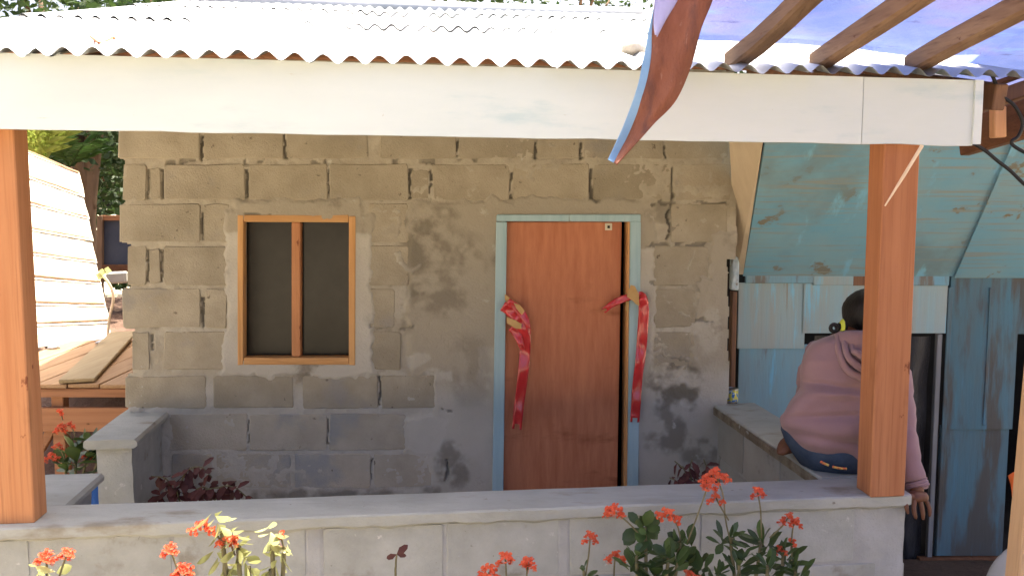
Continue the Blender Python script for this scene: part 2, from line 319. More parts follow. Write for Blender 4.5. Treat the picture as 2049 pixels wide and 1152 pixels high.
class MB:
    def __init__(self): self.v = []; self.f = []
    def add(self, vs, fs):
        n = len(self.v); self.v += [Vector(v) for v in vs]; self.f += [tuple(i + n for i in f) for f in fs]; return self
    def hexa(self, p):            # 8 points: 0-3 one face ring, 4-7 the opposite one
        return self.add(p, [(0, 1, 2, 3), (7, 6, 5, 4), (0, 4, 5, 1), (1, 5, 6, 2), (2, 6, 7, 3), (3, 7, 4, 0)])
    def fbox(self, fr, s0, s1, t0, t1, z0, z1, bev=0.0, jit=0.0):
        j = lambda: U(-jit, jit) if jit else 0.0
        if not bev:
            P = [fr.w(s + j(), t + j(), z + j()) for t in (t0, t1) for s, z in ((s0, z0), (s1, z0), (s1, z1), (s0, z1))]
            return self.hexa(P)
        return self.rbox([fr.w(s + j(), t + j(), z + j()) for t in (t0, t1) for s, z in ((s0, z0), (s1, z0), (s1, z1), (s0, z1))], bev)
    def rbox(self, P, b):
        """chamfered hexahedron from 8 corner points"""
        P = [Vector(p) for p in P]
        nb = {0: (1, 3, 4), 1: (0, 2, 5), 2: (1, 3, 6), 3: (0, 2, 7), 4: (5, 7, 0), 5: (4, 6, 1), 6: (5, 7, 2), 7: (4, 6, 3)}
        faces = [(0, 1, 2, 3), (4, 5, 6, 7), (0, 1, 5, 4), (1, 2, 6, 5), (2, 3, 7, 6), (3, 0, 4, 7)]
        vs = []; idx = {}
        for fi, f in enumerate(faces):
            for c in f:
                ns = [n for n in nb[c] if n in f]
                p = P[c].copy()
                for n in ns:
                    d = P[n] - P[c]; p += d.normalized() * min(b, d.length * 0.3)
                idx[(fi, c)] = len(vs); vs.append(p)
        cen = sum(P, Vector()) / 8
        fs = []
        def emit(ring):
            pts = [vs[i] for i in ring]
            n = (pts[1] - pts[0]).cross(pts[2] - pts[0]); m = sum(pts, Vector()) / len(pts)
            fs.append(tuple(ring) if n.dot(m - cen) > 0 else tuple(reversed(ring)))
        for fi, f in enumerate(faces): emit([idx[(fi, c)] for c in f])
        for a in range(8):
            for c in nb[a]:
                if a < c:
                    ff = [fi for fi, f in enumerate(faces) if a in f and c in f]
                    emit([idx[(ff[0], a)], idx[(ff[0], c)], idx[(ff[1], c)], idx[(ff[1], a)]])
            emit([idx[(fi, a)] for fi, f in enumerate(faces) if a in f])
        return self.add(vs, fs)
    def beam(self, a, b, w, h, up=(0, 0, 1), bev=0.004, jit=0.0):
        a = Vector(a); b = Vector(b); d = (b - a).normalized(); up = Vector(up)
        x = d.cross(up).normalized(); y = x.cross(d).normalized()
        P = []
        for q in (a, b):
            for sx, sy in ((-1, -1), (1, -1), (1, 1), (-1, 1)):
                P.append(q + x * (sx * w / 2 + U(-jit, jit)) + y * (sy * h / 2 + U(-jit, jit)))
        return self.rbox(P, bev)
    def tube(self, pts, rad, n=8, cap=True):
        pts = [Vector(p) for p in pts]
        if not hasattr(rad, '__len__'): rad = [rad] * len(pts)
        rings = []; prev = None
        base = len(self.v)
        for i, p in enumerate(pts):
            d = (pts[min(i + 1, len(pts) - 1)] - pts[max(i - 1, 0)]).normalized()
            if prev is None:
                a = Vector((0, 0, 1)) if abs(d.z) < 0.9 else Vector((1, 0, 0))
                x = d.cross(a).normalized()
            else:
                x = (prev - d * prev.dot(d)).normalized()
            prev = x; y = d.cross(x)
            for k in range(n):
                an = 2 * math.pi * k / n
                self.v.append(p + (x * math.cos(an) + y * math.sin(an)) * rad[i])
        for i in range(len(pts) - 1):
            for k in range(n):
                a = base + i * n + k; b = base + i * n + (k + 1) % n
                self.f.append((a, b, b + n, a + n))
        if cap:
            self.f.append(tuple(base + k for k in reversed(range(n))))
            self.f.append(tuple(base + (len(pts) - 1) * n + k for k in range(n)))
        return self
    def grid(self, fn, nu, nv):
        b = len(self.v)
        for j in range(nv + 1):
            for i in range(nu + 1): self.v.append(Vector(fn(i / nu, j / nv)))
        for j in range(nv):
            for i in range(nu):
                a = b + j * (nu + 1) + i; self.f.append((a, a + 1, a + nu + 2, a + nu + 1))
        return self
    def loft(self, rings, cap=True):
        b = len(self.v); n = len(rings[0])
        for r in rings: self.v += [Vector(p) for p in r]
        for i in range(len(rings) - 1):
            for k in range(n):
                a = b + i * n + k; c = b + i * n + (k + 1) % n
                self.f.append((a, c, c + n, a + n))
        if cap:
            self.f.append(tuple(b + k for k in reversed(range(n)))); self.f.append(tuple(b + (len(rings) - 1) * n + k for k in range(n)))
        return self
    def prism(self, poly, ext):
        n = len(poly); ext = Vector(ext)
        P = [Vector(p) for p in poly]
        nrm = (P[1] - P[0]).cross(P[2] - P[0])
        if nrm.dot(ext) > 0: P = P[::-1]
        self.add(P + [p + ext for p in P], [tuple(range(n)), tuple(reversed(range(n, 2 * n)))] + [(i + n, (i + 1) % n + n, (i + 1) % n, i) for i in range(n)])
        return self
    def build(self, name, mat, parent=None, smooth=False, loc=None): return mesh_obj(name, self.v, self.f, MAT[mat] if isinstance(mat, str) else mat, parent, smooth, loc)

def spline(pts, n):
    """Catmull-Rom through pts"""
    P = [Vector(p) for p in pts]; P = [P[0] * 2 - P[1]] + P + [P[-1] * 2 - P[-2]]
    out = []
    m = len(P) - 3
    for i in range(n + 1):
        u = min(i / n * m, m - 1e-6); k = int(u); t = u - k
        a, b, c, d = P[k:k + 4]
        out.append(0.5 * ((2 * b) + (c - a) * t + (2 * a - 5 * b + 4 * c - d) * t * t + (3 * b - a - 3 * c + d) * t ** 3))
    return out

def skin(name, verts, edges, radii, mat, parent, subd=2, root=0):
    """one continuous surface grown on a skeleton of joints"""
    base = wpos(parent)
    me = bpy.data.meshes.new(name + '_skeleton')
    me.from_pydata([tuple(Vector(v) - base) for v in verts], edges, [])
    o = bpy.data.objects.new(name + '_skeleton', me); COL.objects.link(o)
    md = o.modifiers.new('s', 'SKIN'); md.use_smooth_shade = True
    for i, r in enumerate(radii):
        sv = me.skin_vertices[0].data[i]; sv.radius = (r, r) if not hasattr(r, '__len__') else r
        sv.use_root = (i == root)
    sb = o.modifiers.new('d', 'SUBSURF'); sb.levels = subd; sb.render_levels = subd
    dg = bpy.context.evaluated_depsgraph_get(); dg.update()
    m2 = bpy.data.meshes.new_from_object(o.evaluated_get(dg))
    m2.name = name
    bpy.data.objects.remove(o)
    m2.materials.clear(); m2.materials.append(MAT[mat])
    m2.polygons.foreach_set('use_smooth', [True] * len(m2.polygons))
    q = bpy.data.objects.new(name, m2); COL.objects.link(q); q.parent = parent
    return q

# ================================================================== GROUND
g = MB()
gx = [-200, -60, -25] + [x * 0.5 for x in range(-24, 25)] + [25, 60, 200]
gy = [-200, -60, -25] + [y * 0.5 for y in range(-20, 41)] + [40, 90, 200]
vs = [(x, y, 0.03 * (mnoise.noise(Vector((x * .7, y * .7, 0))) - 0.4) if abs(x) < 13 and -11 < y < 21 else 0) for y in gy for x in gx]
nx = len(gx)
go = mesh_obj('ground', vs, [(j * nx + i, j * nx + i + 1, (j + 1) * nx + i + 1, (j + 1) * nx + i) for j in range(len(gy) - 1) for i in range(nx - 1)], MAT['ground'], smooth=True)
tag(go, 'dry bare soil of the yard around the house', kind='structure')
bk_ = MB().grid(lambda u, v: Vector((-9.5 + 7.45 * u, 5.0 + 9 * v, -.05 + (.62 + .1 * mnoise.noise(Vector((u * 9, v * 9, 2)))) * float(sm(v, 0, .16) * (1 - sm(v, .8, 1)) * (1 - sm(u, .93, 1.0)) * sm(u, 0, .1)))), 50, 50).build('added_bank', M('shade darkened reddish soil', ((0.115, 0.065, 0.045), (0.20, 0.125, 0.09)), scale=3, bump=1.0, bscale=18, rnd=0, bdist=.04, spots=[((0.30, 0.19, 0.14), 9, .6, .08)]), smooth=True)  # added bank, shade painted into its soil colour
tag(bk_, 'added bank of reddish soil, darkened for shade, beyond the plank table', kind='structure')
ds_ = MB().grid(lambda u, v: Vector((1.36 + 3.2 * u, 2.2 + 2.4 * v, .008 + .03 * math.sin(math.pi * u) * math.sin(math.pi * v) + .008 * mnoise.noise(Vector((u * 14, v * 14, 5))))), 40, 40).build('dark_soil', M('dark brown soil', ((0.05, 0.032, 0.022), (0.10, 0.065, 0.045)), scale=4, bump=1.0, bscale=24, rnd=0, bdist=.03), smooth=True)  # soil patch in a darker brown than the yard
tag(ds_, 'dark brown soil at the foot of the blue shed', kind='structure')
MB().fbox(PO, -1.45, 1.14, 0.15, 1.38, -0.05, 0.02).build('porch_floor', 'floor')
tag(bpy.data.objects['porch_floor'], 'cement floor of the porch behind the low front wall', kind='structure')

# ================================================================== HOUSE
house = thing('block_house', HW.w(0, 0, 0), 'small grey brown concrete block house with white fascia and tin roof', 'house')
# --- front wall: mortar, plaster, deep open joints as one relief sheet with the door and window openings
S0, S1, Z0, Z1, RES = -1.83, 1.10, 0.0, 2.62, 0.0062
ns = int((S1 - S0) / RES); nz = int((Z1 - Z0) / RES)
ss = np.linspace(S0, S1, ns + 1); zz = np.linspace(Z0, Z1, nz + 1)
SS, ZZ = np.meshgrid(ss, zz)
X = HW.O[0] + HW.D[0] * SS; Y = HW.O[1] + HW.D[1] * SS
dz = ZZ - CAM_Z
yc = Y * math.sin(PITCH) + dz * math.cos(PITCH); zc = Y * math.cos(PITCH) - dz * math.sin(PITCH)
PX = 1024.5 + F_PX * X / zc; PY = 576 - F_PX * yc / zc
WX = PX + 26 * (fbm(SS, ZZ, 0.10, 3) - .5) + 10 * (fbm(SS, ZZ, 0.03, 5) - .5)
WY = PY + 26 * (fbm(SS, ZZ, 0.10, 23) - .5) + 10 * (fbm(SS, ZZ, 0.03, 25) - .5)
def rect(x0, x1, y0, y1, soft=12):
    return sm(WX, x0 - soft, x0) * (1 - sm(WX, x1, x1 + soft)) * sm(WY, y0 - soft, y0) * (1 - sm(WY, y1, y1 + soft))
def blob(x, y, rx, ry):
    return 1 - sm(np.sqrt(((WX - x) / rx) ** 2 + ((WY - y) / ry) ** 2), 0.6, 1.0)
def seg(x0, y0, x1, y1, w):
    dx, dy = x1 - x0, y1 - y0; L2 = dx * dx + dy * dy
    t = np.clip(((WX - x0) * dx + (WY - y0) * dy) / L2, 0, 1)
    return 1 - sm(np.hypot(WX - x0 - t * dx, WY - y0 - t * dy), w * 0.5, w)
pl = np.maximum.reduce([rect(822, 1000, 412, 700), rect(870, 1000, 560, 1150), rect(835, 905, 690, 742), rect(952, 1000, 700, 1200), rect(905, 960, 740, 830), rect(456, 486, 425, 745), rect(704, 738, 430, 740),
                        rect(452, 740, 722, 746), rect(470, 720, 404, 434), rect(985, 1300, 404, 436), rect(1274, 1304, 430, 1300),
                        rect(1392, 1475, 560, 830), rect(1425, 1475, 470, 600), rect(1284, 1475, 812, 1300), rect(250, 275, 820, 1200), rect(255, 330, 830, 1000) * 0.9, rect(812, 888, 845, 905), rect(200, 1000, 985, 1500)])
gap_h = fbm(SS, ZZ, 0.05, 41) - .5
mort = -0.0010 - 0.0030 * sm(fbm(SS, ZZ, .45, 131, 3), .35, .62) + 0.013 * gap_h + 0.005 * (fbm(SS, ZZ, 0.015, 43, 3) - .5)
plh = 0.0075 + 0.010 * (fbm(SS, ZZ, 0.22, 51) - .5) + 0.004 * (fbm(SS, ZZ, 0.03, 53) - .5)
H = mort * (1 - pl) + plh * pl
cr = np.zeros_like(H)
for x, y0, y1, w in [(403, 270, 322, 7), (570, 270, 318, 5), (915, 280, 312, 7), (1072, 285, 318, 7), (1162, 285, 318, 6), (1330, 290, 322, 5),
                     (296, 340, 398, 6), (325, 338, 398, 6), (493, 338, 395, 6), (657, 338, 388, 4), (820, 338, 398, 7), (862, 340, 388, 4), (1022, 345, 398, 5), (1182, 338, 398, 6), (1345, 335, 400, 4),
                     (403, 425, 482, 6), (1338, 420, 480, 5), (296, 500, 565, 7), (323, 500, 565, 6), (405, 595, 655, 6), (303, 670, 700, 6),
                     (760, 752, 812, 4), (497, 840, 885, 3), (656, 838, 888, 3), (743, 918, 960, 2.5), (893, 918, 960, 4)]:
    cr = np.maximum(cr, (np.abs(PX - x + 8 * (vnoise(SS, ZZ, .03, 71) - .5)) < w * 0.5) * (PY > y0) * (PY < y1) * (vnoise(SS, ZZ, 0.022, 77) > .16))
pits = np.zeros_like(H)
for x0, x1, y, h in [(330, 400, 322, 5), (488, 530, 323, 8), (550, 575, 322, 6), (612, 640, 324, 7), (650, 700, 322, 7), (780, 800, 326, 10), (840, 870, 322, 10), (890, 960, 320, 7), (1180, 1230, 402, 5), (1300, 1455, 408, 5), (1290, 1420, 487, 5),
                     (1300, 1400, 562, 5), (1310, 1370, 722, 6), (740, 830, 652, 5), (880, 905, 818, 4), (1340, 1430, 640, 6), (490, 560, 425, 4)]:
    pits = np.maximum(pits, (PX > x0) * (PX < x1) * sm(vnoise(SS, ZZ, 0.025, 83), .48, .6) * (np.abs(WY - y) < h))
H = H - 0.018 * cr - 0.009 * pits
for x0, y0, x1, y1, w in [(795, 505, 815, 540, 6), (815, 540, 840, 525, 6), (1395, 500, 1380, 540, 4), (1320, 590, 1390, 640, 4), (1290, 700, 1400, 720, 4)]:
    H = H + 0.006 * seg(x0, y0, x1, y1, w)
EDGE = PX + 6 * (vnoise(SS, ZZ, .05, 111) - .5)
LEFT = np.interp(PY, [160, 318, 322, 402, 406, 487, 489, 573, 575, 658, 660, 745, 747, 820, 824, 1200], [238, 238, 248, 248, 242, 242, 258, 258, 247, 247, 265, 265, 254, 254, 262, 262])
hole = (EDGE < LEFT) | ((EDGE > 1457) & (PY > 520)) | (EDGE > 1474) | ((PX > 484) & (PX < 704) & (PY > 440) & (PY < 720)) | ((PX > 1006) & (PX < 1266) & (PY > 440))
XW = HW.O[0] + HW.D[0] * SS - HW.N[0] * H; YW = HW.O[1] + HW.D[1] * SS - HW.N[1] * H
verts = np.stack([XW, YW, ZZ], -1).reshape(-1, 3) - np.array(house.location)
idx = np.arange((ns + 1) * (nz + 1)).reshape(nz + 1, ns + 1)
q = np.stack([idx[:-1, :-1], idx[:-1, 1:], idx[1:, 1:], idx[1:, :-1]], -1)
q = q[~(hole[:-1, :-1] | hole[1:, 1:] | hole[:-1, 1:] | hole[1:, :-1])].reshape(-1, 4)
used = np.zeros(len(verts), bool); used[q.ravel()] = True
remap = np.cumsum(used) - 1
q = remap[q]; verts = verts[used]
me = bpy.data.meshes.new('wall')
me.vertices.add(len(verts)); me.vertices.foreach_set('co', verts.ravel())
me.loops.add(q.size); me.loops.foreach_set('vertex_index', q.ravel().astype(np.int32))
me.polygons.add(len(q)); me.polygons.foreach_set('loop_start', np.arange(0, q.size, 4, dtype=np.int32))
me.update(); me.validate()
me.polygons.foreach_set('use_smooth', [True] * len(q))
def fattr(nm, a):
    at_ = me.attributes.new(nm, 'FLOAT', 'POINT'); at_.data.foreach_set('value', np.clip(a, 0, 1).reshape(-1)[used].astype(np.float32))
fattr('plaster', pl)
grey = np.maximum.reduce([rect(456, 486, 470, 745), rect(704, 738, 470, 740), rect(452, 740, 722, 750), rect(1276, 1304, 500, 1300) * .9, rect(960, 1000, 700, 1300) * .6, rect(200, 1000, 800, 1300, 60) * .8, rect(1284, 1480, 760, 1300, 40) * .9, rect(815, 888, 840, 905)])
fattr('grey', grey * (0.5 + 0.5 * fbm(SS, ZZ, .1, 91)))  # grey cement; lower rows also lightened in place of fill light
st = np.maximum.reduce([blob(845, 480, 55, 80) * .75, blob(880, 540, 110, 110) * .6, blob(820, 565, 55, 35) * .8, blob(870, 435, 60, 35) * .6, blob(780, 640, 60, 40) * .45, blob(1350, 770, 70, 75) * .9, blob(1345, 860, 70, 60) * .7, blob(1330, 440, 40, 60) * .5, blob(905, 930, 40, 60) * .7, blob(940, 740, 60, 90) * .35, blob(1395, 905, 45, 50) * .6, rect(500, 960, 988, 1010, 20) * .7])
fattr('stain', st * sm(fbm(SS, ZZ, .08, 95), .34, .6))
pa = np.maximum.reduce([seg(795, 505, 815, 540, 7) * .35, seg(815, 540, 840, 525, 7) * .35, blob(1360, 655, 60, 22) * .8, blob(1420, 660, 25, 60) * .6, blob(1400, 850, 22, 18), blob(1345, 925, 12, 10), rect(850, 900, 745, 756, 6) * .8, rect(560, 700, 735, 752) * .4, rect(320, 450, 660, 672) * .4, blob(770, 745, 60, 14) * .5, blob(835, 715, 25, 20) * .7, blob(355, 720, 22, 30) * .6, blob(800, 600, 26, 40) * .5])
fattr('pale', pa)
fattr('deep', np.maximum(cr * np.where(PY > 810, .4, .6), pits * .5))
me.materials.append(MAT['mortar'])
wall = bpy.data.objects.new('wall', me); COL.objects.link(wall); wall.parent = house

# --- every hollow block of the front wall
def block(fr, corners, parent, mat, depth=0.09, proud=0.0, name='block', jit=0.0035, cham=0.004, cut=0.006):
    """corners: (s,z) bl, br, tr, tl"""
    (a, b, c, d) = corners
    o = []
    for i, p in enumerate(corners):
        pr = corners[i - 1]; nx_ = corners[(i + 1) % 4]
        def toward(u, v, k):
            L = math.hypot(v[0] - u[0], v[1] - u[1]); k = min(k, L * .3); return (u[0] + (v[0] - u[0]) / L * k, u[1] + (v[1] - u[1]) / L * k)
        o.append(toward(p, pr, cut * U(.5, 1.8))); o.append(toward(p, nx_, cut * U(.5, 1.8)))
        if i in (0, 2): o.append(((p[0] * .5 + nx_[0] * .5), (p[1] * .5 + nx_[1] * .5)))
    o = [(x + U(-jit, jit), y + U(-jit, jit)) for x, y in o]
    cx = sum(x for x, y in o) / len(o); cy = sum(y for x, y in o) / len(o)
    n = len(o); rings = []
    for k, (inset, t) in enumerate(((cham, -proud), (0.0, -proud + cham * .8), (0.0, depth))):
        r = []
        for x, y in o:
            L = math.hypot(x - cx, y - cy)
            r.append(fr.w(x - (x - cx) / L * inset * 1.2, t + (U(-.0012, .0012) if k < 2 else 0), y - (y - cy) / L * inset * 1.2))
        rings.append(r)
    vs = [p for r in rings for p in r]
    fs = [tuple(range(n))] + [(i + k * n, i + (k + 1) * n, (i + 1) % n + (k + 1) * n, (i + 1) % n + k * n) for k in range(2) for i in range(n)]
    return mesh_obj(name, vs, fs, MAT[mat], parent)
def pxblock(x0, y0, x1, y1, proud=None, mat=None):
    c = [HW.sz(x0, y1), HW.sz(x1, y1), HW.sz(x1, y0), HW.sz(x0, y0)]
    block(HW, c, house, mat or ('blockgreyfill' if y0 > 800 else 'block'), proud=U(-0.0005, 0.0025) if proud is None else proud)
for y0, y1, xs in [
    (170, 232, [(236, 420), (428, 590), (597, 752), (758, 915), (922, 1080), (1086, 1245), (1251, 1455)]),
    (238, 317, [(237, 400), (407, 567), (573, 735), (760, 912), (919, 1069), (1076, 1159), (1166, 1327), (1334, 1458)]),
    (329, 400, [(246, 292), (329, 490), (497, 654), (660, 816), (866, 1019), (1026, 1179), (1187, 1342), (1349, 1462)]),
    (408, 484, [(240, 400), (408, 458), (738, 818), (1342, 1455)]),
    (492, 571, [(256, 292), (327, 453), (738, 818), (1306, 1418)]),
    (578, 655, [(245, 401), (410, 454), (740, 790), (1308, 1392)]),
    (664, 740, [(263, 299), (328, 460), (738, 802), (1308, 1388)]),
    (752, 816, [(252, 412), (428, 586), (606, 757), (764, 902)]),
    (828, 900, [(338, 494), (500, 653), (660, 812), (892, 946)]),
    (908, 975, [(345, 425), (432, 582), (590, 740), (748, 890), (900, 948)]),
    (985, 1060, [(270, 410), (418, 570), (578, 735), (742, 880)]),
    (1070, 1145, [(270, 340), (350, 490), (498, 655), (662, 815), (822, 945)])]:
    for x0, x1 in xs: pxblock(x0, y0, x1, y1)
for x0, x1, y0, y1 in [(300, 321, 336, 398), (299, 320, 498, 566), (824, 858, 340, 398)]: pxblock(x0, y0, x1, y1, proud=0.001)

# --- the rest of the shell (side, back), following the roof slope
RIDGE, SLOPE = 4.95, 0.234
def roof_z(s, t): return 2.299 - 0.0073 * s + SLOPE * (min(t, RIDGE) + 0.07) - SLOPE * max(0.0, t - RIDGE)
for s0 in (-1.755, 0.91):
    poly = []
    pts = [HW.w(s0, 0.02, 0), HW.w(s0, 7.0, 0)]
    tops = []
    for t in (7.0, 3.5, 0.02):
        P = HW.w(s0, t, 0); a, b = PO.st(P); tops.append(HW.w(s0, t, roof_z(a, b) - 0.05))
    MB().prism(pts + tops, Vector(HW.D) * 0.12).build('side_wall', 'mortar', house)
MB().fbox(HW, -1.80, 1.03, 7.01, 7.13, 0, 2.55).build('back_wall', 'mortar', house)
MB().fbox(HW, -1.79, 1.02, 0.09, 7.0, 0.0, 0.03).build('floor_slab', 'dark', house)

# --- window
def hwbox(mb, x0, y0, x1, y1, t0, t1, bev=0.003, jit=0.0):
    c = [HW.sz(x0, y1), HW.sz(x1, y1), HW.sz(x1, y0), HW.sz(x0, y0)]
    P = [HW.w(s + U(-jit, jit), t, z + U(-jit, jit)) for t in (t0, t1) for s, z in c]
    return mb.rbox(P, bev)
win = hwbox(MB(), 485, 443, 703, 717, 0.055, 0.07, 0.001).build('window', 'screen', house)
win['label'] = 'two light window with dark panes in a raw wooden frame'
hwbox(MB(), 476, 430, 488, 729, -0.012, 0.09, .003, .002).build('frame', 'framewood', win)
hwbox(MB(), 699, 432, 711, 729, -0.012, 0.09, .003, .002).build('frame', 'framewood', win)
hwbox(MB(), 488.6, 430, 698.4, 444.5, -0.010, 0.09, .003, .002).build('frame', 'framewoodx', win)
hwbox(MB(), 488.6, 714, 698.4, 728.5, -0.014, 0.09, .003, .002).build('frame', 'framewoodx', win)
hwbox(MB(), 583.5, 445.2, 601, 713.4, 0.002, 0.054, .003, .001).build('mullion', 'postwood', win)

# --- door and its frame
df = hwbox(MB(), 993, 429, 1281, 443, -0.022, 0.08, .004, .002).build('door_frame', 'paleblue', house)
def slant(mb, xt0, xt1, xb0, xb1, y0, y1, t0, t1, bev=.003):
    c = [HW.sz(xb0, y1), HW.sz(xb1, y1), HW.sz(xt1, y0), HW.sz(xt0, y0)]
    return mb.rbox([HW.w(s, t, z) for t in (t0, t1) for s, z in c], bev)
slant(MB(), 992.5, 1014, 981, 1003, 443.6, 1252, -0.020, 0.08).build('jamb', 'paleblue', df)
slant(MB(), 1259.5, 1281, 1251, 1273, 443.6, 1252, -0.020, 0.08).build('jamb', 'paleblue', df)
slant(MB(), 1255.5, 1259, 1246, 1250.4, 443.8, 1252, -0.018, 0.10, .001).build('jamb_edge', 'jambraw', df)
door = slant(MB(), 1014.5, 1246, 1003.5, 1232, 444.2, 1244, 0.022, 0.06).build('door', 'plywood', house)
door['label'] = 'reddish plywood door standing slightly open'
kp = hwbox(MB(), 1212, 447, 1226, 461, 0.017, 0.0215, .001).build('lock_plate', 'beige', door)
hwbox(MB(), 1216.5, 451.5, 1221.5, 457, 0.0145, 0.0165, .0005).build('keyhole', 'dark', kp)
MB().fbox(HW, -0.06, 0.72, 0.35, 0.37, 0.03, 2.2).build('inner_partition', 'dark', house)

# --- roof
roof = MB().tube([PO.w(-2.1, RIDGE, roof_z(-2.1, RIDGE) + .01), PO.w(1.66, RIDGE, roof_z(1.66, RIDGE) + .01)], 0.07, 10).build('roof', 'roof', house, smooth=True)
SW = 0.752
for row, (t0, t1) in enumerate([(-0.075, 1.85), (1.70, 3.55), (3.40, 4.97)]):
    for c in range(5):
        sA = -2.1 + c * SW - 0.03; sB = sA + SW + 0.06
        dzc = 0.0035 * (c % 2) + row * 0.004 + U(-.001, .001); dt = U(-.02, .02); ph = U(0, 1); lift = U(0.001, 0.008) if row else 0.0
        nu, nv = 80, 7
        def fn(u, v, sA=sA, sB=sB, t0=t0 + dt, t1=t1, dzc=dzc, lift=lift, ph=ph):
            s = sA + (sB - sA) * u; t = t0 + (t1 - t0) * v
            wv = 0.0130 * math.cos(2 * math.pi * s / 0.081)
            return PO.w(s, t, roof_z(s, t) + 0.012 + dzc + wv + lift * (1 - v) ** 4 + 0.003 * mnoise.noise(Vector((s * 3, t * 1.2, ph * 9))) + (0.006 * mnoise.noise(Vector((s * 7, ph * 5, 2))) if v < 0.05 else 0))
        MB().grid(fn, nu, nv).build('roof_sheet', 'roofshade' if (row >= 1 and c >= 3) or (row == 2 and c == 2) else 'roof', roof, smooth=True)
def fnb(u, v):
    s = -2.1 + 3.77 * u; t = RIDGE + 4.0 * v
    return PO.w(s, t, roof_z(s, t) + 0.03 + 0.0130 * math.cos(2 * math.pi * s / 0.081))
MB().grid(fnb, 380, 3).build('roof_sheet', 'roof', roof, smooth=True)
def fz(s, top): return (2.3275 - 0.0118 * (s + 1.5)) if top else (2.105 - 0.0098 * (s + 1.5))
def fascia(s0, s1, name, t0=-0.034, t1=-0.014, dz=0.0):
    n = 40; mb = MB(); rings = []
    for i in range(n + 1):
        s = s0 + (s1 - s0) * i / n; w = 0.0025 * mnoise.noise(Vector((s * 2.2, 7, 1)))
        a, b = fz(s, False) + dz + 0.0032 * mnoise.noise(Vector((s * 6, 3, 3))), fz(s, True) - 0.006
        rings.append([PO.w(s, t0 + w, a), PO.w(s, t0 + w - .001, (a + b) / 2), PO.w(s, t0 + w, b), PO.w(s, t1 + w, b), PO.w(s, t1 + w, a)])
    return mb.loft(rings).build(name, 'white', roof)
fascia(-2.1, 1.128, 'fascia_board'); fascia(1.131, 1.512, 'fascia_board', -0.032, -0.012)
fascia(1.508, 1.536, 'fascia_batten', -0.040, -0.0335, .004)
MB().beam(PO.w(-2.08, 0.02, 2.292), PO.w(1.5, 0.02, 2.257), 0.045, 0.05).build('purlin', wood('purlin wood', (0.42, 0.22, 0.11), (0.33, 0.15, 0.07), 'X'), roof)
for t in (0.72, 1.3):
    MB().beam(PO.w(-2.08, t, roof_z(-2.08, t) - 0.035), PO.w(1.6, t, roof_z(1.6, t) - 0.035), 0.045, 0.05).build('purlin', 'benchwoodx', roof)
for s in (-2.05, -1.45, 1.31, 1.62):
    MB().beam(PO.w(s, -0.005, 2.235), PO.w(s, 1.42, roof_z(s, 1.42) - 0.10), 0.045, 0.085).build('roof_rafter', 'redbrown', roof)

# ================================================================== PORCH POSTS
def post(name, s0, s1, t0, t1, z0, z1, label, fr=PO, mat='postwood', lean=0.0):
    r = thing(name, fr.w((s0 + s1) / 2, (t0 + t1) / 2, z0), label, 'post')
    P = [fr.w(s + (lean if z == z1 else 0), t, z) for t in (t0, t1) for s, z in ((s0, z0), (s1, z0), (s1, z1), (s0, z1))]
    MB().rbox(P, 0.004).build('shaft', mat, r)
    return r
post('wooden_post', -1.606, -1.492, 0.035, 0.135, 0.897, 2.30, 'square raw lumber porch post at the left end of the low front wall')
post('wooden_post', 1.220, 1.343, -0.012, 0.088, 0.897, 2.285, 'square raw lumber porch post on the right corner in front of the seated woman', mat='postshade')

# ================================================================== LOW WALLS
def cap_mesh(fr, s0, s1, t0, t1, z0, z1, n, amp=0.0038, seed=0):
    rings = []
    for i in range(n + 1):
        s = s0 + (s1 - s0) * i / n
        w = lambda k, sc=5.0: amp * mnoise.noise(Vector((s * sc, k * 7.3 + seed, 0.5)))
        rag = 0.012 * mnoise.noise(Vector((s * 6, 31 + seed, 0))) + 0.008 * mnoise.noise(Vector((s * 19, 37 + seed, 0)))
        rings.append([fr.w(s, t0 + .012 + w(1), z0 + rag), fr.w(s, t0 + w(2), z0 + .010 + rag * .6), fr.w(s, t0 + w(3), z1 - .006 + w(4) * .5), fr.w(s, t0 + .006 + w(3), z1 - .001 + w(5) * .4), fr.w(s, t0 + .05, z1 + w(9) * .5),
                      fr.w(s, (t0 + t1) / 2, z1 + w(6) * .5), fr.w(s, t1 - .010, z1 + w(7) * .4), fr.w(s, t1 + w(8), z1 - .012), fr.w(s, t1 + w(8), z0 + .01), fr.w(s, t1 - .012, z0)])
    return MB().loft([r[::-1] for r in rings])
pw = thing('porch_wall', PO.w(0, 0.1, 0), 'long low block wall with cement cap across the front of the porch', 'low wall')
cap_mesh(PO, -1.74, 1.372, -0.004, 0.20, 0.853, 0.90, 160).build('cap', 'cap', pw, smooth=False)
def relief(fr, s0, s1, z0, z1, t, name, mat, parent, res=0.012, amp=0.006, seed=0, thick=0.1, extra=None):
    n = int((s1 - s0) / res); m = int((z1 - z0) / res)
    def fn(u, v):
        s = s0 + (s1 - s0) * u; z = z0 + (z1 - z0) * v
        h = amp * (mnoise.noise(Vector((s * 9, z * 9, seed))) + .6 * mnoise.noise(Vector((s * 30, z * 30, seed + 5))))
        if extra: h += extra(s, z)
        return fr.w(s, t - h, z)
    mb = MB().grid(fn, n, m)
    mb.fbox(fr, s0, s1, t + 0.02, t + thick, z0, z1 - 0.002)
    return mb.build(name, mat, parent, smooth=False)
jx = [PO.sz(x, 1100, 0.02)[0] for x in (60, 346, 613, 645, 890, 1120, 1137, 1400, 1560, 1745)]
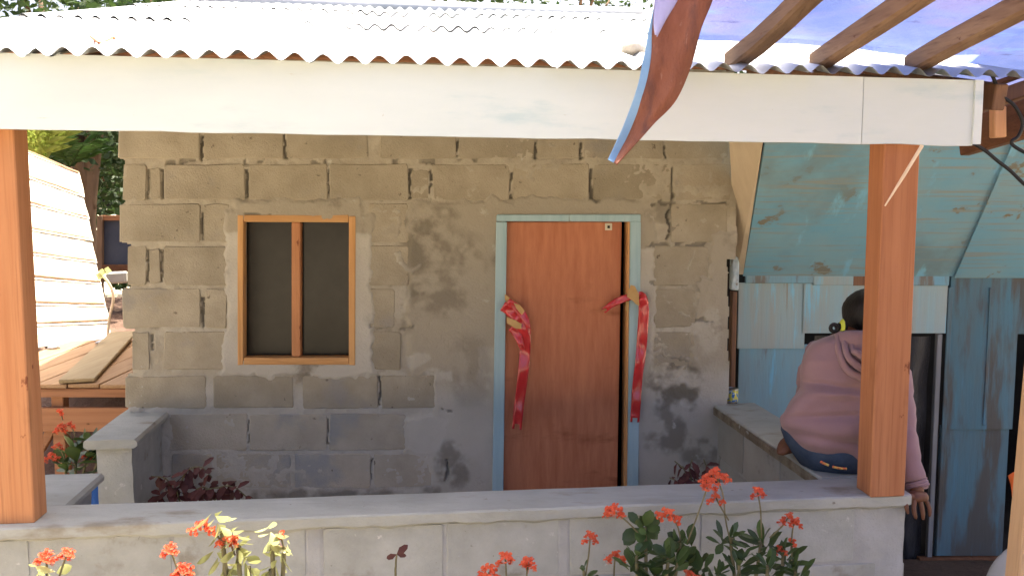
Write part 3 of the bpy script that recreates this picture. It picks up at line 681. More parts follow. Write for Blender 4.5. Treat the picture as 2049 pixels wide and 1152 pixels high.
def front_extra(s, z):
    e = 0.0
    if s > 1.22:
        e += 0.010 * sm(s, 1.22, 1.27) * (0.6 + mnoise.noise(Vector((s * 11, z * 11, 3))))
    for a, b in ((jx[2], jx[3]), (jx[5], jx[6])):
        if a < s < b: e += 0.004
    return float(e)
relief(PO, -1.70, 1.362, 0.0, 0.856, 0.0215, 'wall_core', 'porchmortar', pw, res=0.012, amp=0.0022, extra=front_extra, thick=0.15)
rows = [(0.665, 0.852), (0.455, 0.655), (0.245, 0.445), (0.04, 0.235)]
for r, (z0, z1) in enumerate(rows):
    if r % 2 == 0: ed = [(-1.69, jx[0] - .004), (jx[0] + .004, jx[1] - .006), (jx[1] + .006, jx[2] - .004), (jx[3] + .006, jx[4] - .006), (jx[4] + .006, jx[5] - .006), (jx[6] + .006, jx[7]), (jx[7] + .004, jx[9] - .07)]
    else: ed = [(-1.69 + .2 + .41 * k - (.2 if k == 0 else 0), -1.69 + .2 + .41 * (k + 1) - .012) for k in range(7)]
    for a, b in ed: block(PO, [(a, z0), (b, z0), (b, z1), (a, z1)], pw, 'porchblock', proud=-0.0168 - U(0, .0012), depth=0.12, cham=.002, cut=.005, jit=.002)

kw = thing('knee_wall', PO.w(1.26, .75, 0), 'low rendered wall on the right of the porch that the woman sits on', 'low wall')
class Turn(Frame):      # a frame whose s runs along t of the porch
    def __init__(self, base, s, flip=1):
        self.O = np.array(base.w(s, 0, 0)); self.D = base.N.copy() * flip; self.N = base.D.copy()
KN = Turn(PO, 1.15)
cap_mesh(KN, 0.203, 1.40, -0.004, 0.218, 0.862, 0.90, 60, seed=3).build('cap', 'cap', kw, smooth=False)
mb = MB()
def edge_fn(u, v):
    s = 0.205 + 1.19 * u; return KN.w(s, -0.008 - 0.004 * mnoise.noise(Vector((s * 20, v * 4, 9))) + 0.006 * abs(v - .5), 0.852 + 0.038 * v)
mb.grid(edge_fn, 60, 4); mb.build('raw_edge', 'rawedge', kw)
relief(KN, 0.19, 1.40, 0.0, 0.862, 0.018, 'wall_core', 'plasterwall', kw, res=0.016, amp=0.004, thick=0.17)
for z0, z1, off in [(0.655, 0.845, 0), (0.445, 0.645, .2), (0.235, 0.435, 0), (0.03, 0.225, .2)]:
    for k in range(3):
        a = 0.205 + k * 0.41 - off * .5; b = min(a + 0.40, 1.36); a = max(a, .2)
        block(KN, [(a, z0), (b, z0), (b, z1), (a, z1)], kw, 'plasterwall', proud=-0.0135 - U(0, .001), depth=0.12, cham=.003)

sw = thing('stub_wall', PO.w(-1.58, 1.3, 0), 'short capped stub wall joined to the house left of the window', 'low wall')
LS = Turn(PO, -1.69)
cap_mesh(LS, 1.02, 1.60, 0.0, 0.215, 0.862, 0.90, 24, seed=9).build('cap', 'cap', sw, smooth=False)
def boxsub(name, mat, parent, s0, s1, t0, t1, z0, z1, seed):
    mb = MB(); n = 10
    rings = []
    for j in range(25):
        z = z0 + (z1 - z0) * j / 24; r = []
        per = [(s0, t0), (s1, t0), (s1, t1), (s0, t1)]
        for k in range(4):
            a, b = per[k], per[(k + 1) % 4]
            for m in range(n):
                u = m / n; s = a[0] + (b[0] - a[0]) * u; t = a[1] + (b[1] - a[1]) * u
                w = .004 * mnoise.noise(Vector((s * 12, t * 12, z * 12 + seed)))
                r.append(PO.w(s + w, t + w, z))
        rings.append(r)
    mb.loft(rings).build(name, mat, parent, smooth=False)
boxsub('wall_core', 'porchblock', sw, -1.655, -1.51, 1.065, 1.55, 0, 0.864, 2)
lw = thing('return_wall', PO.w(-1.57, .4, 0), 'low cement topped return wall behind the left porch post', 'low wall')
cap_mesh(LS, 0.205, 0.56, 0.0, 0.235, 0.86, 0.896, 16, seed=14).build('cap', 'cap', lw, smooth=False)
boxsub('wall_core', 'porchblock', lw, -1.66, -1.49, 0.19, 0.52, 0, 0.862, 6)

# ================================================================== BLUE SHED
shed = thing('blue_shed', SH.w(1.9, .3, 0), 'peeling blue shed beside the house with a slanting plywood overhang', 'shed')
def shpanel(x0, y0, x1, y1, mat, t0=0.0, th=0.012, name='wall_panel'):
    zb, zt = SH.sz(x0, y1)[1], SH.sz(x1, y0)[1]; a, b = SH.sz(x0, (y0 + y1) / 2)[0], SH.sz(x1, (y0 + y1) / 2)[0]
    n = 14
    def fn(u, v):
        s = a + (b - a) * u; z = zb + (zt - zb) * v
        return SH.w(s, t0 - 0.003 * mnoise.noise(Vector((s * 5, z * 3, t0 * 90))), z)
    mb = MB().grid(fn, n, n)
    mb.fbox(SH, a, b, t0 + .006, t0 + .006 + th, zb, zt)
    return mb.build(name, mat, shed)
shpanel(1477, 566, 1611, 697, 'blueA')
shpanel(1607, 566, 1893, 666, 'blueA', -0.008)
shpanel(1475, 690, 1611, 1135, 'blueB', 0.010)
shpanel(1896, 553, 1976, 858, 'blueshade', -0.004)
shpanel(1976.5, 553, 2034, 858, 'blueshade', 0.000)
shpanel(1878, 852, 2014, 1112, 'blueshade', 0.008)
shpanel(2038, 553, 2400, 668, 'blueshade', 0.004)
shpanel(2190, 670, 2400, 1108, 'blueshade', 0.004)
# openings stay dark behind: closed box of the shed
mb = MB()
a, b = 1.12, 3.6
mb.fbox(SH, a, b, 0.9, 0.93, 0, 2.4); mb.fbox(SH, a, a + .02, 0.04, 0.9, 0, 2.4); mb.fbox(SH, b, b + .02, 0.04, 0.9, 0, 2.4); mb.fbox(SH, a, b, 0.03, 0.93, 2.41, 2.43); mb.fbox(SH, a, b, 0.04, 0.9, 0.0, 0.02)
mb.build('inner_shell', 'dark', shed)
(sa, z0), (sb, z1) = SH.sz(1622, 1125), SH.sz(1872, 675)
MB().grid(lambda u, v: SH.w(sa + (sb - sa) * u, 0.05 + 0.018 * math.sin(u * 19 + 1.5 * math.sin(v * 3)) + .012 * mnoise.noise(Vector((u * 5, v * 7, 3))), z0 + (z1 - z0) * v), 60, 30).build('plastic_sheet', 'greysheet', shed, smooth=True)
z0, z1 = SH.sz(1868, 1120)[1], SH.sz(1880, 668)[1]; s0, s1 = SH.sz(1866, 890)[0], SH.sz(1876, 890)[0]
MB().fbox(SH, s0, s1, 0.0, 0.03, z0, z1, .003).build('door_strip', wood('grey strip', (0.28, 0.29, 0.29), (0.16, 0.15, 0.15), 'Z'), shed)
(s0, z0), (s1, z1) = SH.sz(1490, 566), SH.sz(1625, 548)
MB().fbox(SH, s0, s1, -0.022, 0.0, z0, z1, .003).build('lintel', 'blueB', shed)
s2 = SH.sz(1705, 560)[0]
MB().fbox(SH, s1 + .001, s2, -0.020, 0.0, z0 - .01, z1, .003).build('lintel', 'blueA', shed)
s3, s4 = SH.sz(1792, 560)[0], SH.sz(1896, 560)[0]
MB().fbox(SH, s2 + .001, s3, -0.018, 0.0, z0 - .012, z1 - .004, .003).build('lintel', 'redbrown', shed)
MB().fbox(SH, s3 + .001, s4, -0.020, 0.0, z0 - .012, z1, .003).build('lintel', 'blueB', shed)
for (xa, ya, xb, yb) in [(1884, 575, 1893, 1110), (1972, 575, 1978, 850)]:
    z0, z1 = SH.sz(xa, yb)[1], SH.sz(xb, ya)[1]; s0, s1 = SH.sz(xa, (ya + yb) / 2)[0], SH.sz(xb, (ya + yb) / 2)[0]
    MB().fbox(SH, s0, s1, -0.010, -0.002, z0, z1, .002).build('joint_batten', 'blueshade', shed)
z0, z1 = 0.0, SH.sz(1900, 1113)[1]
MB().fbox(SH, SH.sz(1836, 1130)[0], SH.sz(2120, 1130)[0], -0.02, 0.02, z0, z1 - .002, .004).build('base_board', 'brown', shed)
# slanting overhang sheets
dn = Vector((-.111, -.911, .957)).normalized()
nn = Vector((1, 0, 0)).cross(dn).normalized()
for xa, xb, off in [(1485, 1908, 0.0), (1905, 2330, 0.012)]:
    A = Vector(SH.w(SH.sz(xa, 546)[0], -0.004, SH.sz(xa, 546)[1])); B = Vector(SH.w(SH.sz(xb, 546)[0], -0.004, SH.sz(xb, 546)[1]))
    Lg = 1.02
    wob = lambda u, v: 0.006 * mnoise.noise(Vector((u * 3 + off * 99, v * 3, 1)))
    mb = MB().grid(lambda u, v: A + (B - A) * u + dn * Lg * v + nn * (wob(u, v) + off), 24, 24)
    mb.hexa([p + nn * (.012 + off) for p in (A, B, B + dn * Lg, A + dn * Lg)] + [p + nn * (.022 + off) for p in (A, B, B + dn * Lg, A + dn * Lg)])
    mb.build('overhang_panel', 'soffit', shed)
# cream board closing the gap to the house
A = at(1458, 262, 4.22); B = at(1530, 262, 3.93); C = at(1487, 549, 4.555); D_ = at(1474, 549, 4.57)
MB().prism([A, B, C, D_], Vector((0.004, 0.016, 0))).build('cream_board', 'cream', shed)
(s0, z0), (s1, z1) = SH.sz(1455, 790, -.08), SH.sz(1477, 500, -.08)
MB().fbox(SH, s0 + .012, s1, -0.09, -0.03, 0.0, SH.sz(1460, 583, -.08)[1], .004, .002).build('corner_post', 'redbrown', shed)
MB().fbox(SH, s0 + .006, s1 + .004, -0.095, -0.03, SH.sz(1460, 581, -.08)[1], z1 - .03, .006, .006).build('painted_stub', M('peeled blue and white', ((0.42, 0.55, 0.60), (0.62, 0.68, 0.70)), scale=26, bump=.8, rnd=0, spots=[((.25, .2, .15), 20, .6, .08)]), shed)
# roof timbers of the shed at the upper right corner
def bm(name, a, b, w, h, mat, up=(0, 0, 1)): return MB().beam(a, b, w, h, up).build(name, mat, shed)
bm('roof_beam', at(1925, 278, 3.55), at(2210, 190, 3.05), 0.05, 0.135, 'brown')
bm('roof_beam', at(1925, 222, 3.62), at(2230, 120, 3.12), 0.05, 0.060, 'redbrown')
bm('roof_batten', at(1930, 190, 3.60), at(2230, 75, 3.10), 0.03, 0.030, 'brown')
bm('beam_block', at(1996.5, 214, 3.30), at(1996.5, 276, 3.30), 0.045, 0.04, 'endgrain', up=(0, 1, 0))

# ================================================================== TARP SHELTER
def on_roof(px, py):
    d = ray(px, py); P = None; k = 2.0
    for _ in range(4000):
        Q = CAMP + d * k; s, t = PO.st(Q)
        if Q[2] < roof_z(s, t) + 0.02 and t > -0.1: return s, t, Q[2]
        k += 0.002
    return None
RISE = 0.15
ends = []
labs = ['darkest weathered rafter pole under the blue tarp, left of three', 'middle weathered rafter pole resting on the tin roof edge', 'rightmost weathered rafter pole under the blue tarp, nearest the roof corner']
for i, (px, py, wd, hh) in enumerate([(1478, 121, .058, .062), (1648, 133, .052, .066), (1842, 139, .055, .066)]):
    dxy = PO.sz(px, py, 0.02)
    s = dxy[0]; t0 = 0.07
    za = roof_z(s, -0.07) + 0.032 + hh / 2 + RISE * 0.0
    r = thing('rafter_pole', PO.w(s, t0, za), labs[i], 'rafter', 'rafters under the tarpaulin')
    a = PO.w(s, t0, za - .008); b = PO.w(s + 0.02, -2.6, za + RISE * 2.67)
    # a slightly crooked squared pole in segments
    rings = []
    for k in range(15):
        u = k / 14; p = a + (b - a) * u
        w = Vector((0.010 * mnoise.noise(Vector((u * 6, i * 5, 0))), 0, 0.008 * mnoise.noise(Vector((u * 6, i * 5, 4)))))
        ww = wd * (1 + .12 * mnoise.noise(Vector((u * 8, i, 2)))) / 2; h2 = hh / 2
        ch = .008
        rings.append([p + w + Vector(q) for q in ((-ww, 0, -h2 + ch), (-ww + ch, 0, -h2), (ww - ch, 0, -h2), (ww, 0, -h2 + ch), (ww, 0, h2 - ch), (ww - ch, 0, h2), (-ww + ch, 0, h2), (-ww, 0, h2 - ch))])
    MB().loft(rings).build('pole', ['rafterdark', 'rafterwood', 'rafterwood'][i], r)
    MB().fbox(PO, s - wd / 2 + .004, s + wd / 2 - .004, t0 + .0005, t0 + .006, za - hh / 2 - .004, za + hh / 2 - .012, .002).build('cut_end', 'endgrain', r)
    ends.append((s, za + hh / 2))
def tarp_z(s, t):
    z = 2.398 - 0.0073 * s + RISE * (0.07 - t)
    sag = -0.012 * abs(math.sin((s - ends[0][0]) / (ends[1][0] - ends[0][0]) * math.pi)) + .012
    z += 0.0 * sag
    return z + 0.022 * mnoise.noise(Vector((s * 2.0, t * 2.2, 3))) + 0.010 * mnoise.noise(Vector((s * 6 + t * 3, t * 5, 8)))
tp = thing('tarpaulin', PO.w(1.8, -1.3, 2.6), 'blue tarpaulin stretched over rafter poles at the upper right', 'tarpaulin')
def tarp_fn(u, v):
    v = v ** 1.6
    s_left = 0.50 - 1.5 * float(sm(v, .04, .18))  # unseen reach to the left and over the camera, added to shade the right
    s = s_left + (5.2 - s_left) * u
    te = 0.03 + 0.02 * mnoise.noise(Vector((s * 5, 2, 2))) + 0.10 * float(sm(s, .7, 1.4)) + .55 * float(sm(s, 1.64, 1.69))
    t = -8.0 * v + te * (1 - min(1.0, v * 10))
    return PO.w(s, t, tarp_z(s, t) + 0.022 - (.012 if v < .001 else 0))
tpo = MB().grid(tarp_fn, 150, 130).build('sheet', 'tarp', tp, smooth=True)
# hanging strip
Lp = [(1318, -60), (1311, 0), (1305, 60), (1302, 120), (1291, 175), (1268, 240), (1246, 290), (1229, 326)]
Rp = [(1440, -60), (1425, 0), (1402, 60), (1380, 140), (1350, 205), (1309, 248), (1276, 285), (1234, 331)]
Lw = [at(x, y, 2.62 + .02 * math.sin(i * 1.3)) for i, (x, y) in enumerate(Lp)]; Rw = [at(x, y, 2.60 - .03 * i / 7) for i, (x, y) in enumerate(Rp)]
Ls = spline(Lw, 40); Rs = spline(Rw, 40)
def flap_fn(u, v):
    k = v * 40; i = min(int(k), 39); f = k - i
    a = Ls[i].lerp(Ls[i + 1], f); b = Rs[i].lerp(Rs[i + 1], f)
    p = a.lerp(b, u)
    w = (b - a).length
    return p + Vector((0, -1, 0)) * (0.10 * w * math.sin(u * math.pi) + 0.012 * math.sin(u * 9 + v * 4) * (w / .18) + 0.010 * mnoise.noise(Vector((u * 3, v * 6, 5))))
fl = MB().grid(flap_fn, 24, 80).build('hanging_strip', 'flap', tp, smooth=True)
fl['label'] = 'orange brown strip of tarpaulin hanging over the fascia'
sd = fl.modifiers.new('thick', 'SOLIDIFY'); sd.thickness = 0.003
hm = []
for i in range(41):
    u = i / 40; wd_ = 0.0 if i < 6 else (0.024 * min(1, (i - 6) / 12) if i < 40 else 0.004)
    hm.append((Ls[i] + Vector((.001, -.004, 0)), Ls[i] + Vector((-wd_, -.008 + .012 * 0, .0))))
mbh = MB(); mbh.add([p for ab in hm for p in ab], [(2 * i, 2 * i + 2, 2 * i + 3, 2 * i + 1) for i in range(40)]); hb = mbh.build('blue_hem', 'hem', tp)
hb.modifiers.new('thick', 'SOLIDIFY').thickness = 0.003
# lilac fold at the top left of the strip
F1 = [at(x, y, 2.585) for x, y in [(1316, -60), (1311, 0), (1308, 45), (1311, 72)]]; F2 = [at(x, y, 2.565) for x, y in [(1378, -60), (1355, 0), (1330, 42), (1312, 75)]]
f1 = spline(F1, 16); f2 = spline(F2, 16)
fo = MB().grid(lambda u, v: f1[round(v * 16)].lerp(f2[round(v * 16)], u) + Vector((0, -0.012 * math.sin(u * math.pi) - .012, 0)), 6, 16).build('turned_fold', 'lilac', tp, smooth=True)
fo.modifiers.new('thick', 'SOLIDIFY').thickness = 0.003

post_near = thing('shelter_post', at(2045, 1152, 2.4) - Vector((0, 0, .8)), 'pale lumber post of the tarp shelter at the right edge', 'post')
A = at(2009, 1152, 2.47) - Vector((0, .07, 0)); B = at(2042, 790, 2.47) - Vector((0, .07, 0)); dirp = (B - A) / (B.z - A.z)
base = A + dirp * (0.0 - A.z); top = A + dirp * (2.62 - A.z)
MB().rbox([base + Vector(q) for q in ((0, 0, 0), (.09, 0, 0))] + [top + Vector(q) for q in ((.09, 0, 0), (0, 0, 0))] + [base + Vector(q) for q in ((0, .07, 0), (.09, .07, 0))] + [top + Vector(q) for q in ((.09, .07, 0), (0, .07, 0))], .004).build('shaft', 'palepost', post_near)
post_near['label'] = 'pale squared lumber post cut off by the right edge of the picture'

# ================================================================== SMALL THINGS ON THE HOUSE
def ribbon(path, widths, sway, seed, n=60, roll=None):
    P = spline(path, n); mb = MB(); vs = []
    for i, p in enumerate(P):
        d = (P[min(i + 1, n)] - P[max(i - 1, 0)]).normalized()
        u = i / n * (len(widths) - 1); k = min(int(u), len(widths) - 2); w = widths[k] + (widths[k + 1] - widths[k]) * (u - k)
        x = d.cross(Vector((0, -1, 0))).normalized()
        if x.x < 0: x = -x
        off = Vector((0, -1, 0)) * (sway * math.sin(i * .34 + seed) + sway * .5 * math.sin(i * .81 + seed * 2))
        tw = 0.5 * math.sin(i * .23 + seed)
        xx = (x + Vector((0, -1, 0)) * tw * .5).normalized()
        for j in range(5):
            q = j / 4 - .5
            vs.append(p + off + xx * q * w + Vector((0, -1, 0)) * (0.006 * math.cos(q * math.pi) * math.sin(i * .5 + seed)))
    fs = [(i * 5 + j, i * 5 + j + 1, (i + 1) * 5 + j + 1, (i + 1) * 5 + j) for i in range(n) for j in range(4) if not (i >= n - 2 and j in (1, 2)) ]
    mb.add(vs, fs); return mb
def hw(x, y, off): return Vector(HW.hit(x, y, -off))
def ob_thick(o, t=0.0012):
    o.modifiers.new('thick', 'SOLIDIFY').thickness = t; return o
rb = thing('ribbon', hw(1020, 620, .03), 'cut red satin ribbon hanging from the left door jamb', 'ribbon', 'halves of the cut red ribbon')
ob_thick(ribbon([hw(1006, 612, .03), hw(1022, 622, .045), hw(1040, 640, .05), hw(1050, 668, .045), hw(1050, 712, .04), hw(1044, 770, .04), hw(1038, 815, .04), hw(1034, 858, .04)], [.050, .056, .058, .054, .052, .052, .048, .048], 0.004, 1.0).build('streamer', 'ribbon', rb, smooth=True))
ob_thick(ribbon([hw(1016, 602, .05), hw(1036, 618, .06), hw(1052, 640, .06), hw(1060, 668, .056)], [.03, .04, .035, .012], 0.003, 2.0, n=16).build('loop', 'ribbon', rb, smooth=True))
ob_thick(ribbon([hw(1022, 655, .048), hw(1036, 672, .052), hw(1046, 700, .05)], [.03, .04, .02], 0.004, 3.0, n=12).build('loop', 'ribbon', rb, smooth=True))
def tape(pts, off, parent):
    P = [hw(x, y, off) for x, y in pts]; n = len(P)
    ob_thick(MB().add(P, [tuple(range(n))]).build('tape', 'tape', parent), .002)
tape([(1010, 588), (1020, 596), (1026, 606), (1018, 606), (1010, 600)], .036, rb)
tape([(1014, 634), (1030, 640), (1044, 648), (1042, 658), (1030, 656), (1014, 646)], .063, rb)
tape([(1028, 606), (1040, 610), (1050, 622), (1044, 630), (1034, 618)], .070, rb)
rb2 = thing('ribbon', hw(1265, 600, .03), 'cut red satin ribbon taped to the right door jamb', 'ribbon', 'halves of the cut red ribbon')
ob_thick(ribbon([hw(1268, 592, .04), hw(1284, 594, .05), hw(1288, 625, .045), hw(1284, 690, .04), hw(1277, 750, .04), hw(1273, 800, .04), hw(1270, 844, .04)], [.02, .048, .05, .05, .048, .046, .046], 0.004, 2.2).build('streamer', 'ribbon', rb2, smooth=True))
ob_thick(ribbon([hw(1266, 592, .034), hw(1246, 598, .036), hw(1226, 608, .04), hw(1207, 622, .04)], [.03, .034, .032, .03], 0.003, .4, n=20).build('tail', 'ribbon', rb2, smooth=True))
tape([(1262, 570), (1270, 572), (1278, 588), (1279, 612), (1272, 608), (1264, 600), (1254, 593), (1256, 586)], .058, rb2)
tape([(1253, 600), (1258, 604), (1257, 626), (1252, 618)], .024, rb2)

st_ = MB().tube([PO.w(*(PO.sz(1840, 292, -.03)[0], -.045, PO.sz(1840, 292, -.03)[1])), PO.w(PO.sz(1800, 355, -.03)[0], -.05, PO.sz(1800, 355, -.03)[1]), PO.w(PO.sz(1765, 412, -.03)[0], -.048, PO.sz(1765, 412, -.03)[1])], [.006, .0055, .0025], 7).build('stick', 'splinter', loc=PO.w(1.27, -.05, 2.0))
tag(st_, 'thin pale split stick hanging aslant across the right porch post', 'stick')

def blobmesh(c, r, seed, amp=.25, n=10, m=7):
    rings = []
    for j in range(1, m):
        ph = math.pi * j / m; ring = []
        for i in range(n):
            th = 2 * math.pi * i / n; d = Vector((math.sin(ph) * math.cos(th), math.sin(ph) * math.sin(th), -math.cos(ph)))
            k = 1 + amp * mnoise.noise(d * 1.7 + Vector((seed, 0, 0)))
            ring.append(Vector(c) + Vector((d.x * r[0], d.y * r[1], d.z * r[2])) * k)
        rings.append(ring)
    return MB().loft(rings)
s_, t_, z_ = on_roof(1272, 108)
sp = blobmesh(PO.w(s_, t_ + .03, z_ + .022), (.042, .055, .03), 4, .3, 14, 9).build('stone', 'stone', loc=PO.w(s_, t_ + .03, z_), smooth=True)
tag(sp, 'pale stone lying on the tin roof edge beside the hanging tarp strip', 'stone')
tw = thing('fallen_twig', PO.w(-1.30, 0.0, roof_z(-1.3, 0) + .03), 'small reddish dry twig fallen on the left roof edge', 'twig')
def rf(px, py):
    r = on_roof(px, py); return PO.w(r[0], r[1], r[2] + .012)
MB().tube([rf(180, 80), rf(190, 88), rf(198, 95), rf(212, 90), rf(226, 84)], [.003, .004, .004, .003, .003], 6).build('twig', 'twig', tw)
blobmesh(rf(227, 84), (.008, .012, .005), 2, .2, 8, 5).build('bud', 'twig', tw)

cn = thing('tin_can', atz(1464, 803, .90), 'small can with blue and yellow label on the knee wall against the house', 'can')
cc = atz(1464, 803, .90)
def lathe(c, prof, n=20):
    return MB().loft([[Vector(c) + Vector((r * math.cos(2 * math.pi * k / n), r * math.sin(2 * math.pi * k / n), z)) for k in range(n)] for r, z in prof])
lathe(cc, [(.030, .004), (.031, .006), (.031, .062), (.030, .064)]).build('label_band', 'tin', cn, smooth=False)
lathe(cc, [(.029, 0), (.0315, .001), (.0315, .005), (.029, .006)]).build('base_rim', 'metal', cn)
lathe(cc, [(.026, .062), (.0315, .063), (.0315, .068), (.027, .069), (.026, .064)]).build('top_rim', 'metal', cn)

for k, pts in enumerate([[(1985, 150), (2003, 189), (2030, 212), (2046, 245), (2038, 272), (2024, 284), (2034, 296), (2075, 318)], [(1945, 285), (1972, 302), (1996, 322), (2022, 342), (2049, 368), (2090, 400)]]):
    P = [at(x, y, 3.02 - .0 * k) for x, y in pts]
    c = MB().tube(spline(P, 40), .0062, 8).build('cable', 'cable', smooth=True, loc=P[0])
    tag(c, ['black cable looping in front of the brown beam end', 'black cable sagging below the brown beam across the blue overhang'][k], 'cable')

# right edge: orange cloth and pale guard over a dark wheel
oc = blobmesh(at(2050, 974, 3.0), (.045, .05, .075), 3, .3, 16, 10).build('orange_cloth', 'orange', loc=at(2034, 972, 3.0), smooth=True)
wh = thing('wheel', at(2050, 1152, 3.0), 'dark wheel under a pale curved guard behind the right edge post', 'wheel')
wc = at(2090, 1190, 3.0); rr = .135
def ringp(c, r, a): return c + Vector((math.cos(a) * r, 0, math.sin(a) * r))
MB().loft([[ringp(wc, rr + .028 * math.cos(b), a) + Vector((0, .03 * math.sin(b), 0)) for b in [2 * math.pi * k / 10 for k in range(10)]] for a in [2 * math.pi * k / 32 for k in range(33)]], cap=False).build('tyre', 'cable', wh, smooth=True)
gd = MB().grid(lambda u, v: ringp(wc, rr + .052 + .004 * math.cos((u - .5) * 3), math.pi * (.22 + .72 * v)) + Vector((0, (u - .5) * .09, 0)), 6, 30).build('guard', 'greywhite', wh, smooth=True)
gd.modifiers.new('thick', 'SOLIDIFY').thickness = .02
lathe(wc, [(.02, -.01), (.03, 0), (.02, .01)]).build('hub', 'metal', wh)
MB().tube([wc, wc + Vector((.35, .1, .25)), wc + Vector((.5, .1, .5))], .02, 8).build('fork', 'cable', wh)
tag(oc, 'orange cloth bundle half hidden behind the pale right edge post', 'cloth')
MB().tube([at(2034, 950, 3.0), at(2050, 900, 3.0), at(2075, 850, 3.0)], .006, 6).build('string', 'cable', oc)

# ================================================================== BENCH, BUCKET, THATCH, LEFT BACKGROUND
bt = thing('plank_table', Vector((-2.45, 5.8, 0)), 'rough plank table beside the left wall of the house', 'table')
zt = 0.86
F0 = atz(60, 768, zt); F1_ = atz(262, 768, zt)
yF = F0.y; xs = np.linspace(-3.25, -1.98, 8)
for i in range(7):
    y1 = 6.55 + U(-.12, .12); hgt = U(-.004, .006)
    x0_, x1_ = xs[i] + .004, xs[i + 1] - .004
    if i == 6: y1 = 5.15
    if i == 5: y1 = 5.9
    MB().rbox([(x0_, yF, zt - .022 + hgt), (x1_, yF + U(-.01, .01), zt - .022 + hgt), (x1_, yF, zt + hgt), (x0_, yF, zt + hgt), (x0_ - .02, y1, zt - .022 + hgt), (x1_ - .02, y1, zt - .022 + hgt), (x1_ - .02, y1, zt + hgt), (x0_ - .02, y1, zt + hgt)], .003).build('plank', 'benchwood', bt)
a = atz(150, 762, zt + .02); b = atz(248, 668, zt + .02)
MB().beam(Vector((a.x, a.y + .02, zt + .018)), Vector((b.x, b.y, zt + .03)), .19, .022).build('loose_plank', wood('loose plank', (0.36, 0.28, 0.16), (0.29, 0.21, 0.11), 'Y'), bt)
MB().beam((-3.3, yF + .03, zt - .055), (-2.0, yF + .03, zt - .055), .03, .05).build('rail', 'benchwoodx', bt)
MB().beam((-3.3, yF + .05, zt - .215), (-2.0, yF + .05, zt - .215), .03, .14).build('rail', 'benchwoodx', bt)
MB().beam((-2.16, yF + .06, zt - .14), (-2.02, yF + .06, zt - .14), .04, .12).build('spacer', 'benchwoodx', bt)
for x in (-2.62, -2.05):
    for y in (yF + .1, 6.4): MB().beam((x, y, 0), (x, y, zt - .03), .07, .07, up=(0, 1, 0)).build('leg', 'benchwoodx', bt)
MB().beam(Vector(at(80, 900, yF + .08)), Vector(at(118, 835, yF + .08)), .04, .05).build('brace', 'benchwoodx', bt)
for i, (px, py) in enumerate([(107, 694), (205, 684), (228, 674)]):
    p = atz(px, py, zt + .012)
    o = blobmesh(p, (.045, .05, .014), i + 3, .4, 10, 6).build('paper_scrap', 'greywhite', loc=p, smooth=True)
    tag(o, ['largest white paper scrap on the planks below the thatch', 'small white paper scrap in the middle of the plank table', 'small white paper scrap nearest the house on the plank table'][i], 'paper scrap')

bk = thing('bucket', at(196, 1010, 4.02) - Vector((0, 0, .25)), 'blue plastic bucket standing between the two left low walls', 'bucket')
bc = at(196, 962, 4.02); bc.z -= .30
lathe(bc, [(.055, 0), (.065, .01), (.075, .29), (.082, .295), (.082, .31), (.073, .31), (.06, .03), (.0, .03)], 24).build('shell', 'bluepot', bk, smooth=True)
MB().tube([bc + Vector((.082 * math.cos(a), .03, .30 - .10 * abs(math.sin(a)))) for a in np.linspace(0, math.pi, 12)], .004, 6).build('handle', 'metal', bk)
lathe(bc - Vector((0, 0, bc.z)), [(.13, 0.0), (.13, bc.z - .002), (.0, bc.z - .002)], 12).build('stand', 'porchblock', bk)

# thatch panel: overlapping strips
th = thing('thatch_screen', at(130, 690, 7.4), 'sunlit bleached nipa thatch panel at the left behind the table', 'thatch panel')
TL, TR, BR, BL = at(-40, 268, 8.35), at(157, 348, 8.75), at(221, 672, 7.5), at(-20, 700, 6.9)
mid = [(.0, .0), (.14, .155), (.30, .30), (.44, .44), (.56, .575), (.68, .70), (.80, .83), (.90, .92), (1.0, 1.0)]
nrm = (TR - TL).cross(BL - TL).normalized()
if nrm.y > 0: nrm = -nrm
for k in range(8):
    a0, b0 = mid[k]; a1, b1 = mid[k + 1]
    def fn(u, v, a0=a0, a1=a1, b0=b0, b1=b1, k=k):
        f0 = a0 + (b0 - a0) * u; f1 = a1 + (b1 - a1) * u
        f = f0 + (f1 + .02 - f0) * v
        p = TL.lerp(TR, u).lerp(BL.lerp(BR, u), min(f, 1.02))
        return p + nrm * (0.010 + 0.012 * v + .005 * mnoise.noise(Vector((u * 12, k * 3, v * 2)))) + Vector((0, 0, .018 * mnoise.noise(Vector((u * 40, k, 0))) * v)) + Vector((.02 * mnoise.noise(Vector((k * 3.3, 1, v))), 0, 0)) * u
    o = MB().grid(fn, 40, 4).build('thatch_strip', 'thatch', th)
    o.modifiers.new('thick', 'SOLIDIFY').thickness = .008
    P = [fn(u, .04) + nrm * .022 for u in np.linspace(0.02, .99, 14)]
    MB().tube([p + Vector((0, 0, .01 * mnoise.noise(p * 3))) for p in P], .010, 6).build('batten', 'thatchbatten', th)
for u in (.12, .5, .86):
    MB().tube([TL.lerp(TR, u) - nrm * .05, BL.lerp(BR, u) - nrm * .03 - Vector((0, 0, .5))], .025, 7).build('pole', 'bark', th)

